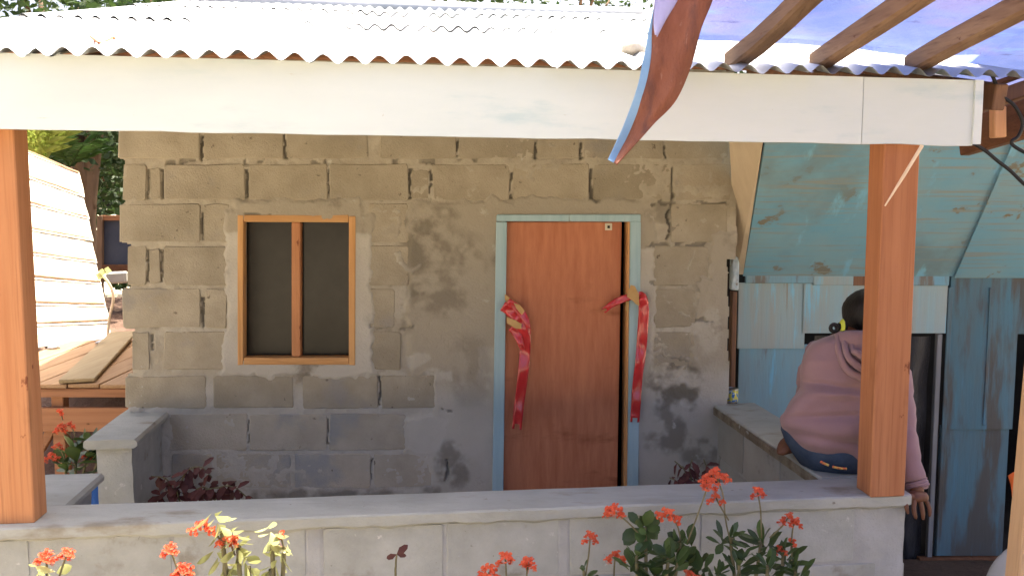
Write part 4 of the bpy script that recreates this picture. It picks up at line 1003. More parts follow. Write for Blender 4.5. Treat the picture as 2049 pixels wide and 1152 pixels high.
# distant lean-to with slate board
ft = thing('board_stall', at(225, 640, 10.5), 'small dark board stall far behind the gap left of the house', 'stall')
A, B = at(203, 440, 10.4), at(300, 440, 10.4); A2, B2 = at(203, 532, 10.4), at(300, 532, 10.4)
MB().hexa([A2, B2, B, A, A2 + Vector((0, .05, 0)), B2 + Vector((0, .05, 0)), B + Vector((0, .05, 0)), A + Vector((0, .05, 0))]).build('board', 'navy', ft)
MB().beam(at(199, 436, 10.38), at(305, 436, 10.38), .05, .06).build('rail', 'benchwoodx', ft)
MB().beam(at(201, 432, 10.36), at(201, 690, 10.36), .06, .06, up=(0, 1, 0)).build('leg', 'bark', ft)
MB().beam(at(200, 538, 10.36), at(305, 538, 10.36), .05, .10).build('rail', 'brown', ft)
MB().beam(at(215, 556, 10.0), at(255, 554, 10.0), .1, .13, bev=.02).build('block', 'porchblock', ft)

vn = thing('dry_vine', at(222, 660, 6.9), 'thin pale bent vine beside the right edge of the thatch', 'vine')
MB().tube(spline([at(196, 545, 7.0), at(210, 556, 7.0), at(224, 580, 7.0), at(226, 605, 7.0), at(219, 635, 7.0), at(216, 665, 7.0), at(216, 700, 7.0)], 24), .011, 6).build('stem', 'splinter', vn)
for px, py in ((203, 552), (214, 548), (197, 560)):
    p = at(px, py, 6.98)
    MB().add([p, p + Vector((.04, 0, .02)), p + Vector((.02, -.02, .06)), p + Vector((-.02, 0, .04))], [(0, 1, 2, 3)]).build('leaf', 'leaflight', vn)

# ================================================================== LEAVES AND FLOWERS
def leaf_mesh(L, W, tipk=0.62, curl=.12, fold=.18):
    prof = [(0, .04), (.18, .40), (.40, .80), (tipk, 1.0), (.85, .72), (1.0, .06)]
    vs = []; fs = []
    for k, (u, w) in enumerate(prof):
        z = -curl * L * u * u
        vs += [(u * L, -w * W / 2, z + fold * w * W / 2), (u * L, 0, z), (u * L, w * W / 2, z + fold * w * W / 2)]
    for k in range(len(prof) - 1):
        a = k * 3
        fs += [(a, a + 3, a + 4, a + 1), (a + 1, a + 4, a + 5, a + 2)]
    me = bpy.data.meshes.new('leaf'); me.from_pydata(vs, [], fs); me.update()
    me.polygons.foreach_set('use_smooth', [True] * len(me.polygons)); return me
LEAF = {}
for nm, args, mat in [('round', (.075, .044), 'leaf'), ('long', (.088, .028), 'leaf'), ('light', (.058, .026), 'leaflight'), ('coleus', (.068, .036, .45, .25), 'coleus')]:
    LEAF[nm] = leaf_mesh(*args); LEAF[nm].materials.append(MAT[mat])
def flower_mesh(seed, n, spread):
    rng = random.Random(seed); vs = []; fs = []
    for k in range(n):
        r = spread * math.sqrt((k + .5) / n) ; an = k * 2.4 + rng.random() * .5
        c = Vector((r * math.cos(an), r * math.sin(an), .012 * (1 - (r / spread) ** 2) + rng.uniform(-.006, .006)))
        tilt = Matrix.Rotation(rng.uniform(-.7, .7), 3, 'X') @ Matrix.Rotation(rng.uniform(-.7, .7), 3, 'Y')
        for side in (0, 1):      # two rounded bracts and a cupped eye
            a0 = an + side * math.pi
            b = len(vs); ring = []
            for q in range(7):
                aa = a0 + (q - 3) * .50; rr_ = .0088 * (1.0 if 0 < q < 6 else .55)
                ring.append(c + tilt @ Vector((rr_ * math.cos(aa), rr_ * math.sin(aa), .002 + .002 * math.cos(q))))
            vs.append(c); vs += ring
            fs += [(b, b + 1 + q, b + 2 + q) for q in range(6)]
        b = len(vs)
        for q in range(5): vs.append(c + Vector((.0026 * math.cos(q * 1.257), .0026 * math.sin(q * 1.257), .0045)))
        fs.append(tuple(b + q for q in range(5)))
        # tiny stalk
        b = len(vs); vs += [c + Vector((.001, 0, 0)), c + Vector((-.001, 0, 0)), Vector((c.x * .3, c.y * .3, -.022)), Vector((c.x * .3 + .001, c.y * .3, -.022))]
        fs.append((b, b + 1, b + 2, b + 3))
    me = bpy.data.meshes.new('flower'); me.from_pydata([tuple(v) for v in vs], [], fs); me.update(); me.materials.append(MAT['petal']); return me
FLOWER = {'big': flower_mesh(1, 26, .040), 'mid': flower_mesh(2, 16, .024), 'small': flower_mesh(3, 7, .014), 'bud': flower_mesh(4, 3, .007)}
def basis(p, x, zhint):
    x = Vector(x).normalized(); y = Vector(zhint).cross(x)
    if y.length < 1e-4: y = Vector((0, 1, 0)).cross(x)
    y.normalize(); z = x.cross(y)
    m = Matrix((x, y, z)).transposed().to_4x4(); m.translation = p; return m
def inst(name, me, parent, mw, sc=1.0):
    o = bpy.data.objects.new(name, me); COL.objects.link(o); o.parent = parent
    m = mw.copy(); m.translation = mw.translation - wpos(parent)
    o.matrix_local = m @ Matrix.Scale(sc, 4); return o
def thorn_plant(base, stems, flowers, label, leaf, name='flowering_shrub', cat='shrub'):
    """stems: (tip, rosette length, leaves, leaf scale); flowers: (path points, kind, scale)"""
    r = thing(name, base, label, cat)
    mb = MB()
    for tip, rl, nl, sc in stems:
        pts = spline([base, base.lerp(tip, .45) + Vector((U(-.03, .03), U(-.03, .03), 0)), tip - Vector((0, 0, .05)) + (tip - base) * .0, tip], 10)
        mb.tube(pts, [.008 - .0035 * i / 10 for i in range(11)], 6)
        d = (pts[-1] - pts[-3]).normalized()
        for k in range(nl):
            f = k / max(nl - 1, 1); an = k * 2.399 + U(-.3, .3)
            x0 = d.orthogonal().normalized(); y0 = d.cross(x0)
            el = 0.15 + 1.0 * f + U(-.25, .25)
            out = (x0 * math.cos(an) + y0 * math.sin(an)) * math.cos(el) + d * math.sin(el)
            p = tip - d * rl * (1 - f) + out * .004
            inst('leaf', LEAF[leaf], r, basis(p, out, d + Vector((0, 0, .5))), sc * U(.65, 1.15) * (1 - .25 * f))
    mb.build('stem', 'stem', r, smooth=True)
    fb = MB()
    for path, kind, sc in flowers:
        if len(path) > 1: MB().tube(spline(path, 8), .0026, 5).build('flower_stalk', 'stem', r, smooth=True)
        d = (path[-1] - path[-2]).normalized() if len(path) > 1 else Vector((0, 0, 1))
        up = (d * .4 + Vector((0, -.55, .8))).normalized()
        x = up.orthogonal().normalized(); x.rotate(Matrix.Rotation(U(0, 6), 3, up)); 
        m = Matrix((x, up.cross(x), up)).transposed().to_4x4(); m.translation = path[-1]
        inst('flower', FLOWER[kind], r, m, sc)
        if kind != 'bud':
            for side in (-1, 1):
                inst('flower', FLOWER['small'], r, Matrix.Translation(path[-1] + Vector((side * .022 * sc, -.008, -.010 + U(-.006, .006)))) @ m.to_3x3().to_4x4(), sc * .8)
    return r
YR = 2.68
A_ = lambda x, y, dy=0.0: at(x, y, YR + dy)
thorn_plant(Vector((.40, 2.62, 0)), [(A_(1292, 1055), .07, 15, 1.05), (A_(1358, 1082, .02), .07, 16, .85), (A_(1275, 1110, -.03), .06, 14, 1.0), (A_(1335, 1112, -.06), .06, 15, 1.0), (A_(1310, 1150, -.05), .06, 14, 1.0), (A_(1385, 1125, .03), .06, 14, .85)],
            [([A_(1290, 1080), A_(1258, 1046), A_(1228, 1022)], 'mid', 1.0), ([A_(1362, 1080), A_(1355, 1050), A_(1338, 1028)], 'small', 1.2), ([A_(1375, 1085), A_(1396, 1030), A_(1412, 985), A_(1418, 968)], 'big', .80), ([A_(1360, 1165), A_(1378, 1150)], 'small', 1.1)],
            'green leafy shrub with the biggest red flower head, left of two leafy shrubs', 'round')
A2 = lambda x, y, dy=0.0: at(x, y, 2.75 + dy)
thorn_plant(Vector((.74, 2.68, 0)), [(A2(1465, 1075), .06, 15, .95), (A2(1520, 1082, .02), .06, 15, 1.0), (A2(1566, 1108), .06, 15, .95), (A2(1480, 1125, -.05), .07, 16, 1.0), (A2(1535, 1130, -.06), .07, 16, 1.05), (A2(1590, 1140, -.02), .06, 14, 1.0), (A2(1440, 1145, -.02), .06, 14, .9)],
            [([A2(1462, 1085), A2(1452, 1040), A2(1447, 990), A2(1432, 948)], 'small', 1.3), ([A2(1458, 1040), A2(1440, 1010), A2(1433, 995)], 'small', .9), ([A2(1524, 1075), A2(1522, 1020), A2(1516, 984)], 'mid', .75), ([A2(1540, 1075), A2(1565, 1052), A2(1577, 1035)], 'small', 1.0), ([A2(1583, 1100), A2(1586, 1060), A2(1590, 1043)], 'small', .7), ([A2(1584, 1120), A2(1585, 1086)], 'bud', 1.2), ([A2(1545, 1110), A2(1560, 1097)], 'small', .7)],
            'dense dark green shrub with several small red flowers, right of two leafy shrubs', 'long')
A3 = lambda x, y, dy=0.0: at(x, y, 2.60 + dy)
thorn_plant(Vector((-.02, 2.58, 0)), [(A3(1000, 1215), .06, 10, 1.0), (A3(1050, 1205), .06, 10, 1.0), (A3(965, 1220), .05, 9, .9)],
            [([A3(1012, 1200), A3(1013, 1150), A3(1011, 1116)], 'mid', .85), ([A3(985, 1210), A3(982, 1165), A3(978, 1144)], 'mid', 1.0), ([A3(1052, 1195), A3(1054, 1150), A3(1057, 1124)], 'mid', .75), ([A3(1056, 1140), A3(1055, 1133)], 'bud', 1.3)],
            'three red flower heads on bare stalks in front of the wall below the door', 'round')
A4 = lambda x, y, dy=0.0: at(x, y, 2.70 + dy)
thorn_plant(Vector((.24, 2.66, 0)), [(A4(1168, 1140), .03, 6, .6), (A4(1195, 1190), .05, 9, .9)],
            [([A4(1172, 1150), A4(1178, 1110), A4(1181, 1074)], 'mid', .78)], 'single tall red flower stalk with two round leaves in front of the wall', 'round')
thorn_plant(Vector((.31, 2.70, 0)), [(A4(1228, 1210, .03), .05, 8, .8)], [([A4(1228, 1190, .03), A4(1229, 1140, .03), A4(1231, 1111, .03)], 'small', 1.0)], 'tiny red flower on a thin stalk left of the leafy shrubs', 'round')
# sunlit plants at the left stand a little nearer to the camera, clear of the eave's shade
A5 = lambda x, y, dy=0.0: at(x, y, 2.10 + dy)
thorn_plant(Vector((-.60, 2.10, 0)), [(A5(447, 1068), .06, 12, .95), (A5(478, 1100), .06, 12, .9), (A5(500, 1135), .06, 12, 1.0), (A5(545, 1092), .05, 10, .85), (A5(566, 1098), .035, 5, .7), (A5(455, 1140), .06, 11, .9), (A5(540, 1140), .06, 12, .9)],
            [([A5(440, 1078), A5(425, 1062), A5(408, 1051)], 'small', 1.0), ([A5(470, 1110), A5(462, 1090), A5(455, 1080)], 'small', .8), ([A5(482, 1095), A5(470, 1080)], 'bud', 1.2), ([A5(568, 1095), A5(563, 1076)], 'bud', 1.3)],
            'sunlit yellow green shrub with small pale leaves, left of centre', 'light')
thorn_plant(Vector((-.80, 2.10, 0)), [(A5(375, 1200), .05, 9, .9)], [([A5(372, 1190), A5(352, 1130), A5(341, 1098)], 'mid', .65), ([A5(378, 1190), A5(368, 1142)], 'mid', .85)], 'two sunlit orange flower heads on one bent stalk beside the yellow green shrub', 'light')
thorn_plant(Vector((-1.12, 2.10, 0)), [(A5(90, 1172), .05, 10, .9), (A5(130, 1185), .05, 9, .9), (A5(72, 1158), .03, 5, .6)], [([A5(95, 1180), A5(94, 1140), A5(92, 1114)], 'mid', .75), ([A5(112, 1175), A5(124, 1135), A5(134, 1108)], 'mid', .65)], 'pair of sunlit red flower heads at the lower left below the porch post', 'light')
A6 = lambda x, y, dy=0.0: at(x, y, 3.95 + dy)
thorn_plant(Vector((-2.05, 3.95, 0)), [(A6(150, 905), .10, 14, 1.5), (A6(190, 915), .10, 14, 1.5), (A6(130, 930), .09, 12, 1.4), (A6(175, 880), .08, 10, 1.2)],
            [([A6(150, 900), A6(140, 870), A6(122, 856)], 'mid', .9), ([A6(155, 890), A6(148, 865), A6(140, 850)], 'small', .9), ([A6(130, 920), A6(118, 890)], 'small', .8), ([A6(120, 930), A6(104, 912)], 'small', 1.2), ([A6(185, 900), A6(192, 887)], 'small', .8), ([A6(175, 930), A6(178, 910)], 'small', .8), ([A6(125, 840), A6(122, 826)], 'bud', 1.5)],
            'red flowered shrub between the table and the left return wall', 'round')
# coleus plants
def coleus(base, arcs, label, seed):
    rg = random.Random(seed); r = thing('coleus', base, label, 'plant'); mb = MB()
    for path, nl, sc in arcs:
        P = spline(path, 14); mb.tube(P, [.0045 - .002 * i / 14 for i in range(15)], 5)
        nl = nl * 2 if nl > 5 else nl
        for k in range(nl):
            i = 3 + int((k / max(nl, 1)) * 11); d = (P[min(i + 1, 14)] - P[i - 1]).normalized()
            a = k * 1.57 + rg.uniform(-.5, .5); x0 = d.orthogonal().normalized(); y0 = d.cross(x0)
            out = (x0 * math.cos(a) + y0 * math.sin(a)) * .8 + Vector((0, -.1, rg.uniform(-.75, -.1)))
            inst('leaf', LEAF['coleus'], r, basis(P[i], out, Vector((0, -.3, 1))), sc * rg.uniform(.6, 1.1))
    mb.build('stem', 'stem', r, smooth=True)
C1 = lambda x, y, dy=0.0: at(x, y, 3.80 + dy)
b1 = Vector((-1.30, 3.85, 0.02))
coleus(b1, [([b1, C1(350, 1010), C1(335, 960), C1(302, 952)], 9, .9), ([b1, C1(370, 1000), C1(372, 945), C1(402, 934), C1(424, 955)], 13, 1.0), ([b1, C1(400, 1010), C1(440, 975), C1(470, 975), C1(500, 1000)], 13, 1.0), ([b1, C1(365, 1020), C1(352, 975), C1(338, 985)], 10, 1.0), ([b1, C1(390, 1020), C1(400, 975), C1(432, 985)], 12, 1.0), ([b1, C1(330, 1025), C1(322, 990), C1(318, 1005)], 8, .9), ([b1, C1(420, 1030), C1(455, 990), C1(485, 1005)], 9, .9)], 'drooping burgundy coleus inside the porch by the left stub wall', 5)
C2 = lambda x, y, dy=0.0: at(x, y, 3.55 + dy)
b2 = Vector((.78, 3.6, 0.02))
coleus(b2, [([b2, C2(1375, 1000), C2(1372, 945), C2(1350, 922)], 8, .85), ([b2, C2(1385, 990), C2(1380, 940), C2(1385, 918)], 8, .85), ([b2, C2(1420, 1000), C2(1418, 950), C2(1408, 918)], 9, .9), ([b2, C2(1400, 1000), C2(1402, 960), C2(1430, 945)], 8, .85), ([b2, C2(1360, 1000), C2(1355, 965), C2(1340, 955)], 6, .7)], 'dark purple coleus standing right of the door', 8)
b3 = Vector((-.33, 2.60, 0))
coleus(b3, [([b3, at(793, 1200, 2.6), at(792, 1130, 2.6), at(794, 1108, 2.6)], 0, 1)], 'single thin sprig with three dark red leaves in front of the porch wall', 3)
sprig = [o for o in bpy.data.objects if o.name.startswith('coleus') and o.get('label', '').startswith('single')][0]
for d, s in (((.8, -.2, .75), .62), ((-.9, -.1, -.35), .5), ((.9, -.3, -.05), .42)):
    inst('leaf', LEAF['coleus'], sprig, basis(at(794, 1108, 2.6), Vector(d), (0, -1, .3)), s)

# ================================================================== TREES AND PALMS
def tree(base, h, crown_r, label, seed, n=2600, cz=.62, lean=(0, 0), leafs=.13, trunk_r=.12):
    rg = random.Random(seed); base = Vector(base)
    r = thing('tree', base, label, 'tree')
    top = base + Vector((lean[0], lean[1], h * .8))
    tr = MB().tube(spline([base, base.lerp(top, .35) + Vector((rg.uniform(-.15, .15), 0, 0)), base.lerp(top, .7) + Vector((rg.uniform(-.15, .15), 0, 0)), top], 14), [trunk_r * (1.15 - .85 * i / 14) for i in range(15)], 10)
    blobs = []
    for k in range(9):
        a = k * 2.4 + rg.random(); rad = crown_r * rg.uniform(.25, .8)
        c = base + Vector((lean[0] * .8 + rad * math.cos(a), lean[1] * .8 + rad * math.sin(a), h * (cz + rg.uniform(-.22, .30))))
        blobs.append((c, crown_r * rg.uniform(.35, .6)))
        tr.tube(spline([base.lerp(top, rg.uniform(.4, .8)), base.lerp(top, .75).lerp(c, .5) + Vector((0, 0, .1)), c], 6), [trunk_r * .42 * (1 - .7 * i / 6) for i in range(7)], 6)
    tr.build('trunk', 'bark', r, smooth=True)
    vs = []; fs = []
    for i in range(n):
        c, R_ = blobs[rg.randrange(len(blobs))]
        d = Vector((rg.gauss(0, 1), rg.gauss(0, 1), rg.gauss(0, 1))).normalized() * R_ * rg.random() ** .45
        p = c + Vector((d.x, d.y, d.z * .75))
        a = Vector((rg.gauss(0, 1), rg.gauss(0, 1), rg.gauss(0, .6))).normalized(); b = a.orthogonal().normalized()
        b.rotate(Matrix.Rotation(rg.uniform(0, 6.28), 3, a)); L = leafs * rg.uniform(.6, 1.3)
        k = len(vs)
        vs += [p - a * L * .5, p + b * L * .26, p + a * L * .5, p - b * L * .26]; fs.append((k, k + 1, k + 2, k + 3))
    mesh_obj('crown', vs, fs, MAT['treeleaf'], r)
    return r
tree((-5.45, 11.7, 0), 5.4, 1.9, 'dark tree with a straight brown trunk showing in the gap left of the house', 1, 5200, .68, trunk_r=.17)
tree((-6.9, 13.5, 0), 6.0, 2.3, 'bushy tree behind the thatch panel at the far left', 2, 5200, .55)
tree((-4.2, 14.2, 0), 6.2, 2.2, 'leafy tree behind the roof at the upper left corner', 3, 5200, .62)
tree((-8.8, 11.0, 0), 5.8, 2.0, 'leafy tree at the outermost left above the roof edge', 4, 4200, .68)
tree((-4.25, 10.9, .3), 2.6, .55, 'low dark shrub added to shade the bank in the gap left of the house', 31, 2600, .45, leafs=.10, trunk_r=.05)  # shrub added for the shade it casts on the bank
for i, (x, y, h) in enumerate([(-1.3, 14.8, 6.0), (.9, 15.2, 6.2), (3.0, 15.0, 6.1), (5.0, 15.4, 6.0)]):
    tree((x, y, 0), h, 1.9, ['tree rising behind the ridge above the window', 'tree rising behind the ridge above the door', 'tree rising behind the ridge beside the tarp', 'tree standing behind the tarp and the shed'][i], 20 + i, 3000, .72)
def palm(base, h, fronds, L, label, mat, seed, upr=(.5, 1.35)):
    rg = random.Random(seed); base = Vector(base); r = thing('palm', base, label, 'palm')
    top = base + Vector((0, 0, h)); MB().tube(spline([base, base.lerp(top, .5) + Vector((.05, 0, 0)), top], 8), [.09 - .03 * i / 8 for i in range(9)], 9).build('trunk', 'bark', r, smooth=True)
    for k in range(fronds):
        a = k * 2.399 + rg.uniform(-.3, .3); up = rg.uniform(*upr)
        o = Vector((math.cos(a) * math.cos(up), math.sin(a) * math.cos(up), math.sin(up)))
        P = spline([top, top + o * L * .4, top + o * L * .75 + Vector((0, 0, -.06 * L)), top + o * L + Vector((0, 0, -.22 * L))], 16)
        vs = []; fs = []
        mb = MB().tube(P, [.012 - .009 * i / 16 for i in range(17)], 5)
        for i in range(2, 17):
            d = (P[min(i + 1, 16)] - P[i - 1]).normalized(); x = d.cross(Vector((0, 0, 1))).normalized()
            for sd_ in (-1, 1):
                ll = L * .34 * math.sin(math.pi * (.15 + .8 * i / 17)) * rg.uniform(.85, 1.1)
                t_ = P[i] + (x * sd_ * .75 + d * .6 + Vector((0, 0, -.25))).normalized() * ll
                w = d * .022 * (L / .9)
                mb.add([P[i] - w * .5, P[i] + w, P[i].lerp(t_, .55) + w * .9 + Vector((0, 0, .02)), t_, P[i].lerp(t_, .55) - w * .5], [(0, 1, 2, 3, 4)])
        mb.build('frond', mat, r)
palm(at(85, 320, 9.6) - Vector((0, 0, 2.05)), 1.98, 15, 1.05, 'bright yellow green young palm above the thatch panel', 'palm', 4, (1.0, 1.45))
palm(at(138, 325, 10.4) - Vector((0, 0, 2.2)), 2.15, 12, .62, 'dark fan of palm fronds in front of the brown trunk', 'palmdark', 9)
# brush closing the distance
vs = []; fs = []
rg = random.Random(77)
for i in range(9000):
    x = rg.uniform(-16, 12); y = 17.5 + rg.gauss(0, .7); z = abs(rg.gauss(0, 1)) * 1.6 + rg.uniform(0, 1.6)
    if z > 4.4: continue
    p = Vector((x, y, z)); a = Vector((rg.gauss(0, 1), rg.gauss(0, 1), rg.gauss(0, .6))).normalized(); b = a.orthogonal().normalized(); L = rg.uniform(.2, .45)
    k = len(vs); vs += [p - a * L * .5, p + b * L * .28, p + a * L * .5, p - b * L * .28]; fs.append((k, k + 1, k + 2, k + 3))
tag(mesh_obj('undergrowth', vs, fs, MAT['treeleaf']), 'dense undergrowth far behind the house', kind='stuff')

# ================================================================== THE SEATED WOMAN
YB = 3.34
pr = thing('person', atz(1660, 955, .9), 'woman seated on the knee wall, back turned, mauve hoodie and dark jeans', 'person')
W_ = lambda x, y, Y_=YB: at(x, y, Y_)
# body: one continuous skin from head to hands and feet
pel = W_(1700, 905, 3.32); wst = W_(1702, 830, 3.32); chs = W_(1712, 745, 3.33); nkb = W_(1728, 672, 3.33); nk = W_(1742, 650, 3.34); hd = W_(1752, 622, 3.36); hdt = W_(1754, 592, 3.37)
shR = W_(1772, 712, 3.28); elR = W_(1802, 842, 3.165); wrR = W_(1834, 962, 3.07); paR = W_(1835, 990, 3.035)
shL = W_(1648, 702, 3.38); elL = W_(1640, 800, 3.56); wrL = W_(1700, 850, 3.66)
hpR = pel + Vector((.10, .02, -.01)); knR = pel + Vector((.22, .46, .01)); anR = Vector((knR.x + .03, knR.y + .04, .42)); toR = anR + Vector((.08, .13, -.05))
hpL = pel + Vector((-.06, .10, -.02)); knL = pel + Vector((.05, .48, .02)); anL = W_(1598, 900, 3.42); toL = W_(1572, 893, 3.36)
V = [pel, wst, chs, nkb, nk, hd, hdt, shR, elR, wrR, shL, elL, wrL, hpR, knR, anR, toR, hpL, knL, anL]
rd = [.105, .095, .10, .055, .048, .082, .066, .052, .040, .026, .052, .038, .026, .085, .055, .036, .03, .085, .055, .036]
ed = [(0, 1), (1, 2), (2, 3), (3, 4), (4, 5), (5, 6), (3, 7), (7, 8), (8, 9), (3, 10), (10, 11), (11, 12), (0, 13), (13, 14), (14, 15), (15, 16), (0, 17), (17, 18), (18, 19)]
# right hand: palm and five bent fingers over the outer edge of the wall
def fingers(V, rd, ed, w_i, palm, dirs, seed=0):
    V.append(palm); rd.append(.024); pi_ = len(V) - 1; ed.append((w_i, pi_))
    return pi_
pi_ = fingers(V, rd, ed, 9, paR, None)
fin = [((1815, 1002, 3.00), (1814, 1015, 2.985), (1817, 1027, 2.985), .0074), ((1829, 1006, 3.00), (1829, 1023, 2.985), (1833, 1037, 2.985), .0078), ((1842, 1005, 3.01), (1846, 1024, 3.0), (1847, 1039, 3.0), .0078), ((1852, 1000, 3.03), (1860, 1018, 3.02), (1860, 1033, 3.015), .0072)]
body = skin('body', V, ed, rd, 'skin', pr, 2)
for k, (a, b, c, r_) in enumerate(fin):
    root = paR.lerp(at(*a), .25)
    mbf = MB().tube(spline([root, at(*a), at(*b), at(*c)], 12), [r_ * q for q in (1.1, 1.15, 1.12, 1.08, 1.1, 1.05, .98, 1.0, .98, .92, .85, .72, .4)], 10)
    body_f = mbf
    o = mbf.build('finger', 'skin', pr, smooth=True)
o = MB().tube(spline([paR + Vector((-.008, -.012, -.004)), at(1812, 993, 3.0), at(1806, 998, 2.99)], 8), [.010, .0105, .010, .0095, .009, .0088, .008, .0065, .004], 10).build('thumb', 'skin', pr, smooth=True)
blobmesh(at(1835, 992, 3.03), (.040, .032, .019), 6, .12, 16, 10).build('hand_back', 'skin', pr, smooth=True)
# left foot tucked out beside the jeans
ft_ = [W_(1606, 888, 3.43), W_(1588, 886, 3.40), W_(1572, 892, 3.36), W_(1562, 902, 3.33)]
MB().loft([[p + Vector((w * math.cos(a) * .35, -w * math.cos(a) * .9, h * math.sin(a))) for a in [2 * math.pi * k / 12 for k in range(12)]] for p, w, h in zip([ft_[0]] + spline(ft_, 6) + [ft_[-1] + Vector((-.012, -.01, -.004))], (.02, .026, .028, .032, .036, .038, .034, .026, .008), (.024, .03, .034, .036, .034, .030, .024, .016, .006))]).build('foot', 'skin', pr, smooth=True)
# face, turned away from the camera
fdir = Vector((.45, .85, -.1)).normalized(); fx = fdir.cross(Vector((0, 0, 1))).normalized()
MB().tube([hd + fdir * .088 + Vector((0, 0, .015)), hd + fdir * .108 - Vector((0, 0, .012)), hd + fdir * .09 - Vector((0, 0, .018))], [.008, .014, .01], 8).build('nose', 'skin', pr, smooth=True)
for sd_ in (-1, 1):
    blobmesh(hd + fdir * .078 + fx * sd_ * .032 + Vector((0, 0, .018)), (.012, .012, .008), 1, 0, 10, 7).build('eye', 'greywhite', pr, smooth=True)
    blobmesh(hd + fx * sd_ * .088 - Vector((0, 0, .005)), (.014, .02, .03), 2, .1, 10, 7).build('ear', 'skin', pr, smooth=True)
MB().tube([hd + fdir * .084 + fx * .022 - Vector((0, 0, .042)), hd + fdir * .092 - Vector((0, 0, .044)), hd + fdir * .084 - fx * .022 - Vector((0, 0, .042))], .006, 8).build('mouth', MAT['twig'], pr, smooth=True)
# hair: smooth cap drawn back into a low bun at the left
hc = W_(1748, 623, 3.355)
rings = []
for j in range(1, 13):
    ph = math.pi * j / 13 * .86; ring = []
    for i in range(24):
        th_ = 2 * math.pi * i / 24; d = Vector((math.sin(ph) * math.cos(th_), math.sin(ph) * math.sin(th_), math.cos(ph)))
        k = 1.0 + .03 * mnoise.noise(d * 3)
        c_ = Vector((d.x * .112, d.y * .118, d.z * .090))
        if d.dot(fdir) > .35 and d.z < .45: c_ *= .80
        c_ += Vector((-.012, -.02, 0)) * max(0, -d.z)
        ring.append(hc + c_ * k)
    rings.append(ring[::-1])
MB().loft(rings).build('hair', 'hair', pr, smooth=True)
bn = W_(1669, 656, 3.26)
bun = MB()
for k in range(3): pass
bun.loft([[bn + Vector((math.cos(a) * (.013 + .0075 * math.cos(b)), .008 * math.sin(b), math.sin(a) * (.013 + .0075 * math.cos(b)))) for b in [2 * math.pi * q / 8 for q in range(8)]] for a in [2 * math.pi * q / 16 for q in range(17)]], cap=False)
bun.tube([bn + Vector((.012, .01, 0)), W_(1690, 650, 3.28)], [.012, .02], 8)
bun.build('hair_bun', 'hair', pr, smooth=True)
MB().loft([[W_(1684, 653, 3.262) + Vector((.006 * math.cos(b), math.cos(a) * (.017 + .005 * math.cos(b)), math.sin(a) * (.020 + .006 * math.cos(b)) + .006 * math.sin(b))) for b in [2 * math.pi * q / 8 for q in range(8)]] for a in [2 * math.pi * q / 16 for q in range(17)]], cap=False).build('hair_band', 'yellow', pr, smooth=True)
# hoodie: lofted from its outline, with folds
rows_ = [(660, 1690, 1778, .060, 3.33), (668, 1668, 1790, .085, 3.325), (674, 1648, 1790, .10, 3.325), (684, 1626, 1800, .115, 3.325), (700, 1613, 1806, .125, 3.325), (722, 1604, 1808, .132, 3.32), (745, 1600, 1808, .135, 3.32), (765, 1603, 1812, .135, 3.32), (780, 1598, 1810, .138, 3.315), (800, 1582, 1810, .142, 3.31), (820, 1571, 1810, .146, 3.31), (838, 1563, 1810, .150, 3.31), (852, 1563, 1810, .150, 3.31), (868, 1575, 1810, .148, 3.31), (885, 1590, 1809, .145, 3.31), (903, 1610, 1807, .140, 3.31), (918, 1634, 1803, .132, 3.31), (929, 1656, 1797, .120, 3.31), (934, 1675, 1788, .105, 3.31)]
rr_ = np.array(rows_, float); yy_ = np.arange(660, 934.1, 2.5)
rows_ = [(y,) + tuple(float(np.interp(y, rr_[:, 0], rr_[:, k])) for k in range(1, 5)) for y in yy_]
def smooth_rows(rows, n=2):
    a = np.array(rows)
    for _ in range(n):
        b = a.copy(); b[1:-1, 1:4] = (a[:-2, 1:4] + 2 * a[1:-1, 1:4] + a[2:, 1:4]) / 4; a = b
    return [tuple(q) for q in a]
rings = []; NN = 72
for y, xl, xr, dp, yc_ in smooth_rows(rows_):
    xr = min(xr, 1796 if y > 780 else 1808); a = at(xl, y, yc_); b = at(xr, y, yc_); hw_ = (b - a).length / 2; ring = []
    for i in range(NN):
        an = 2 * math.pi * i / NN; co, si = math.cos(an), math.sin(an)
        ex = abs(co) ** .85 * (1 if co > 0 else -1); ey = abs(si) ** .85 * (1 if si > 0 else -1)
        p = at(xl + (xr - xl) * (ex + 1) / 2, y, yc_ + ey * dp)
        # drapes: diagonal folds from the shoulder to the hem and a crease at the waist
        u = (p.x - a.x) / max(2 * hw_, .01)
        f = 0.0
        if ey < 0:
            f += .011 * math.sin((y * .070) + u * 4.2 + 1.2 * math.sin(y * .02)) * sm(y, 740, 790)
            f += .018 * math.exp(-((y - 768 - 24 * u) / 7) ** 2) * (1 - sm(u, .3, .75))
            f -= .014 * math.exp(-((y - 782 - 22 * u) / 9) ** 2) * (1 - sm(u, .3, .75))
            f += .014 * math.exp(-((y - 838 + 8 * u) / 8) ** 2) * (1 - sm(u, .45, .8)) + .016 * math.exp(-((y - 880 - 45 * (u - .2)) / 10) ** 2)
            f += .006 * mnoise.noise(Vector((u * 6, y * .03, 4)))
        p += Vector((0, f, 0)) + Vector((0, 0, .003 * mnoise.noise(Vector((an * 2, y * .05, 1)))))
        ring.append(p)
    rings.append(ring)
hood_ = MB().loft([r[::-1] for r in rings]).build('hoodie', 'hoodie', pr, smooth=True)
sbm = hood_.modifiers.new('sub', 'SUBSURF'); sbm.levels = 1; sbm.render_levels = 1
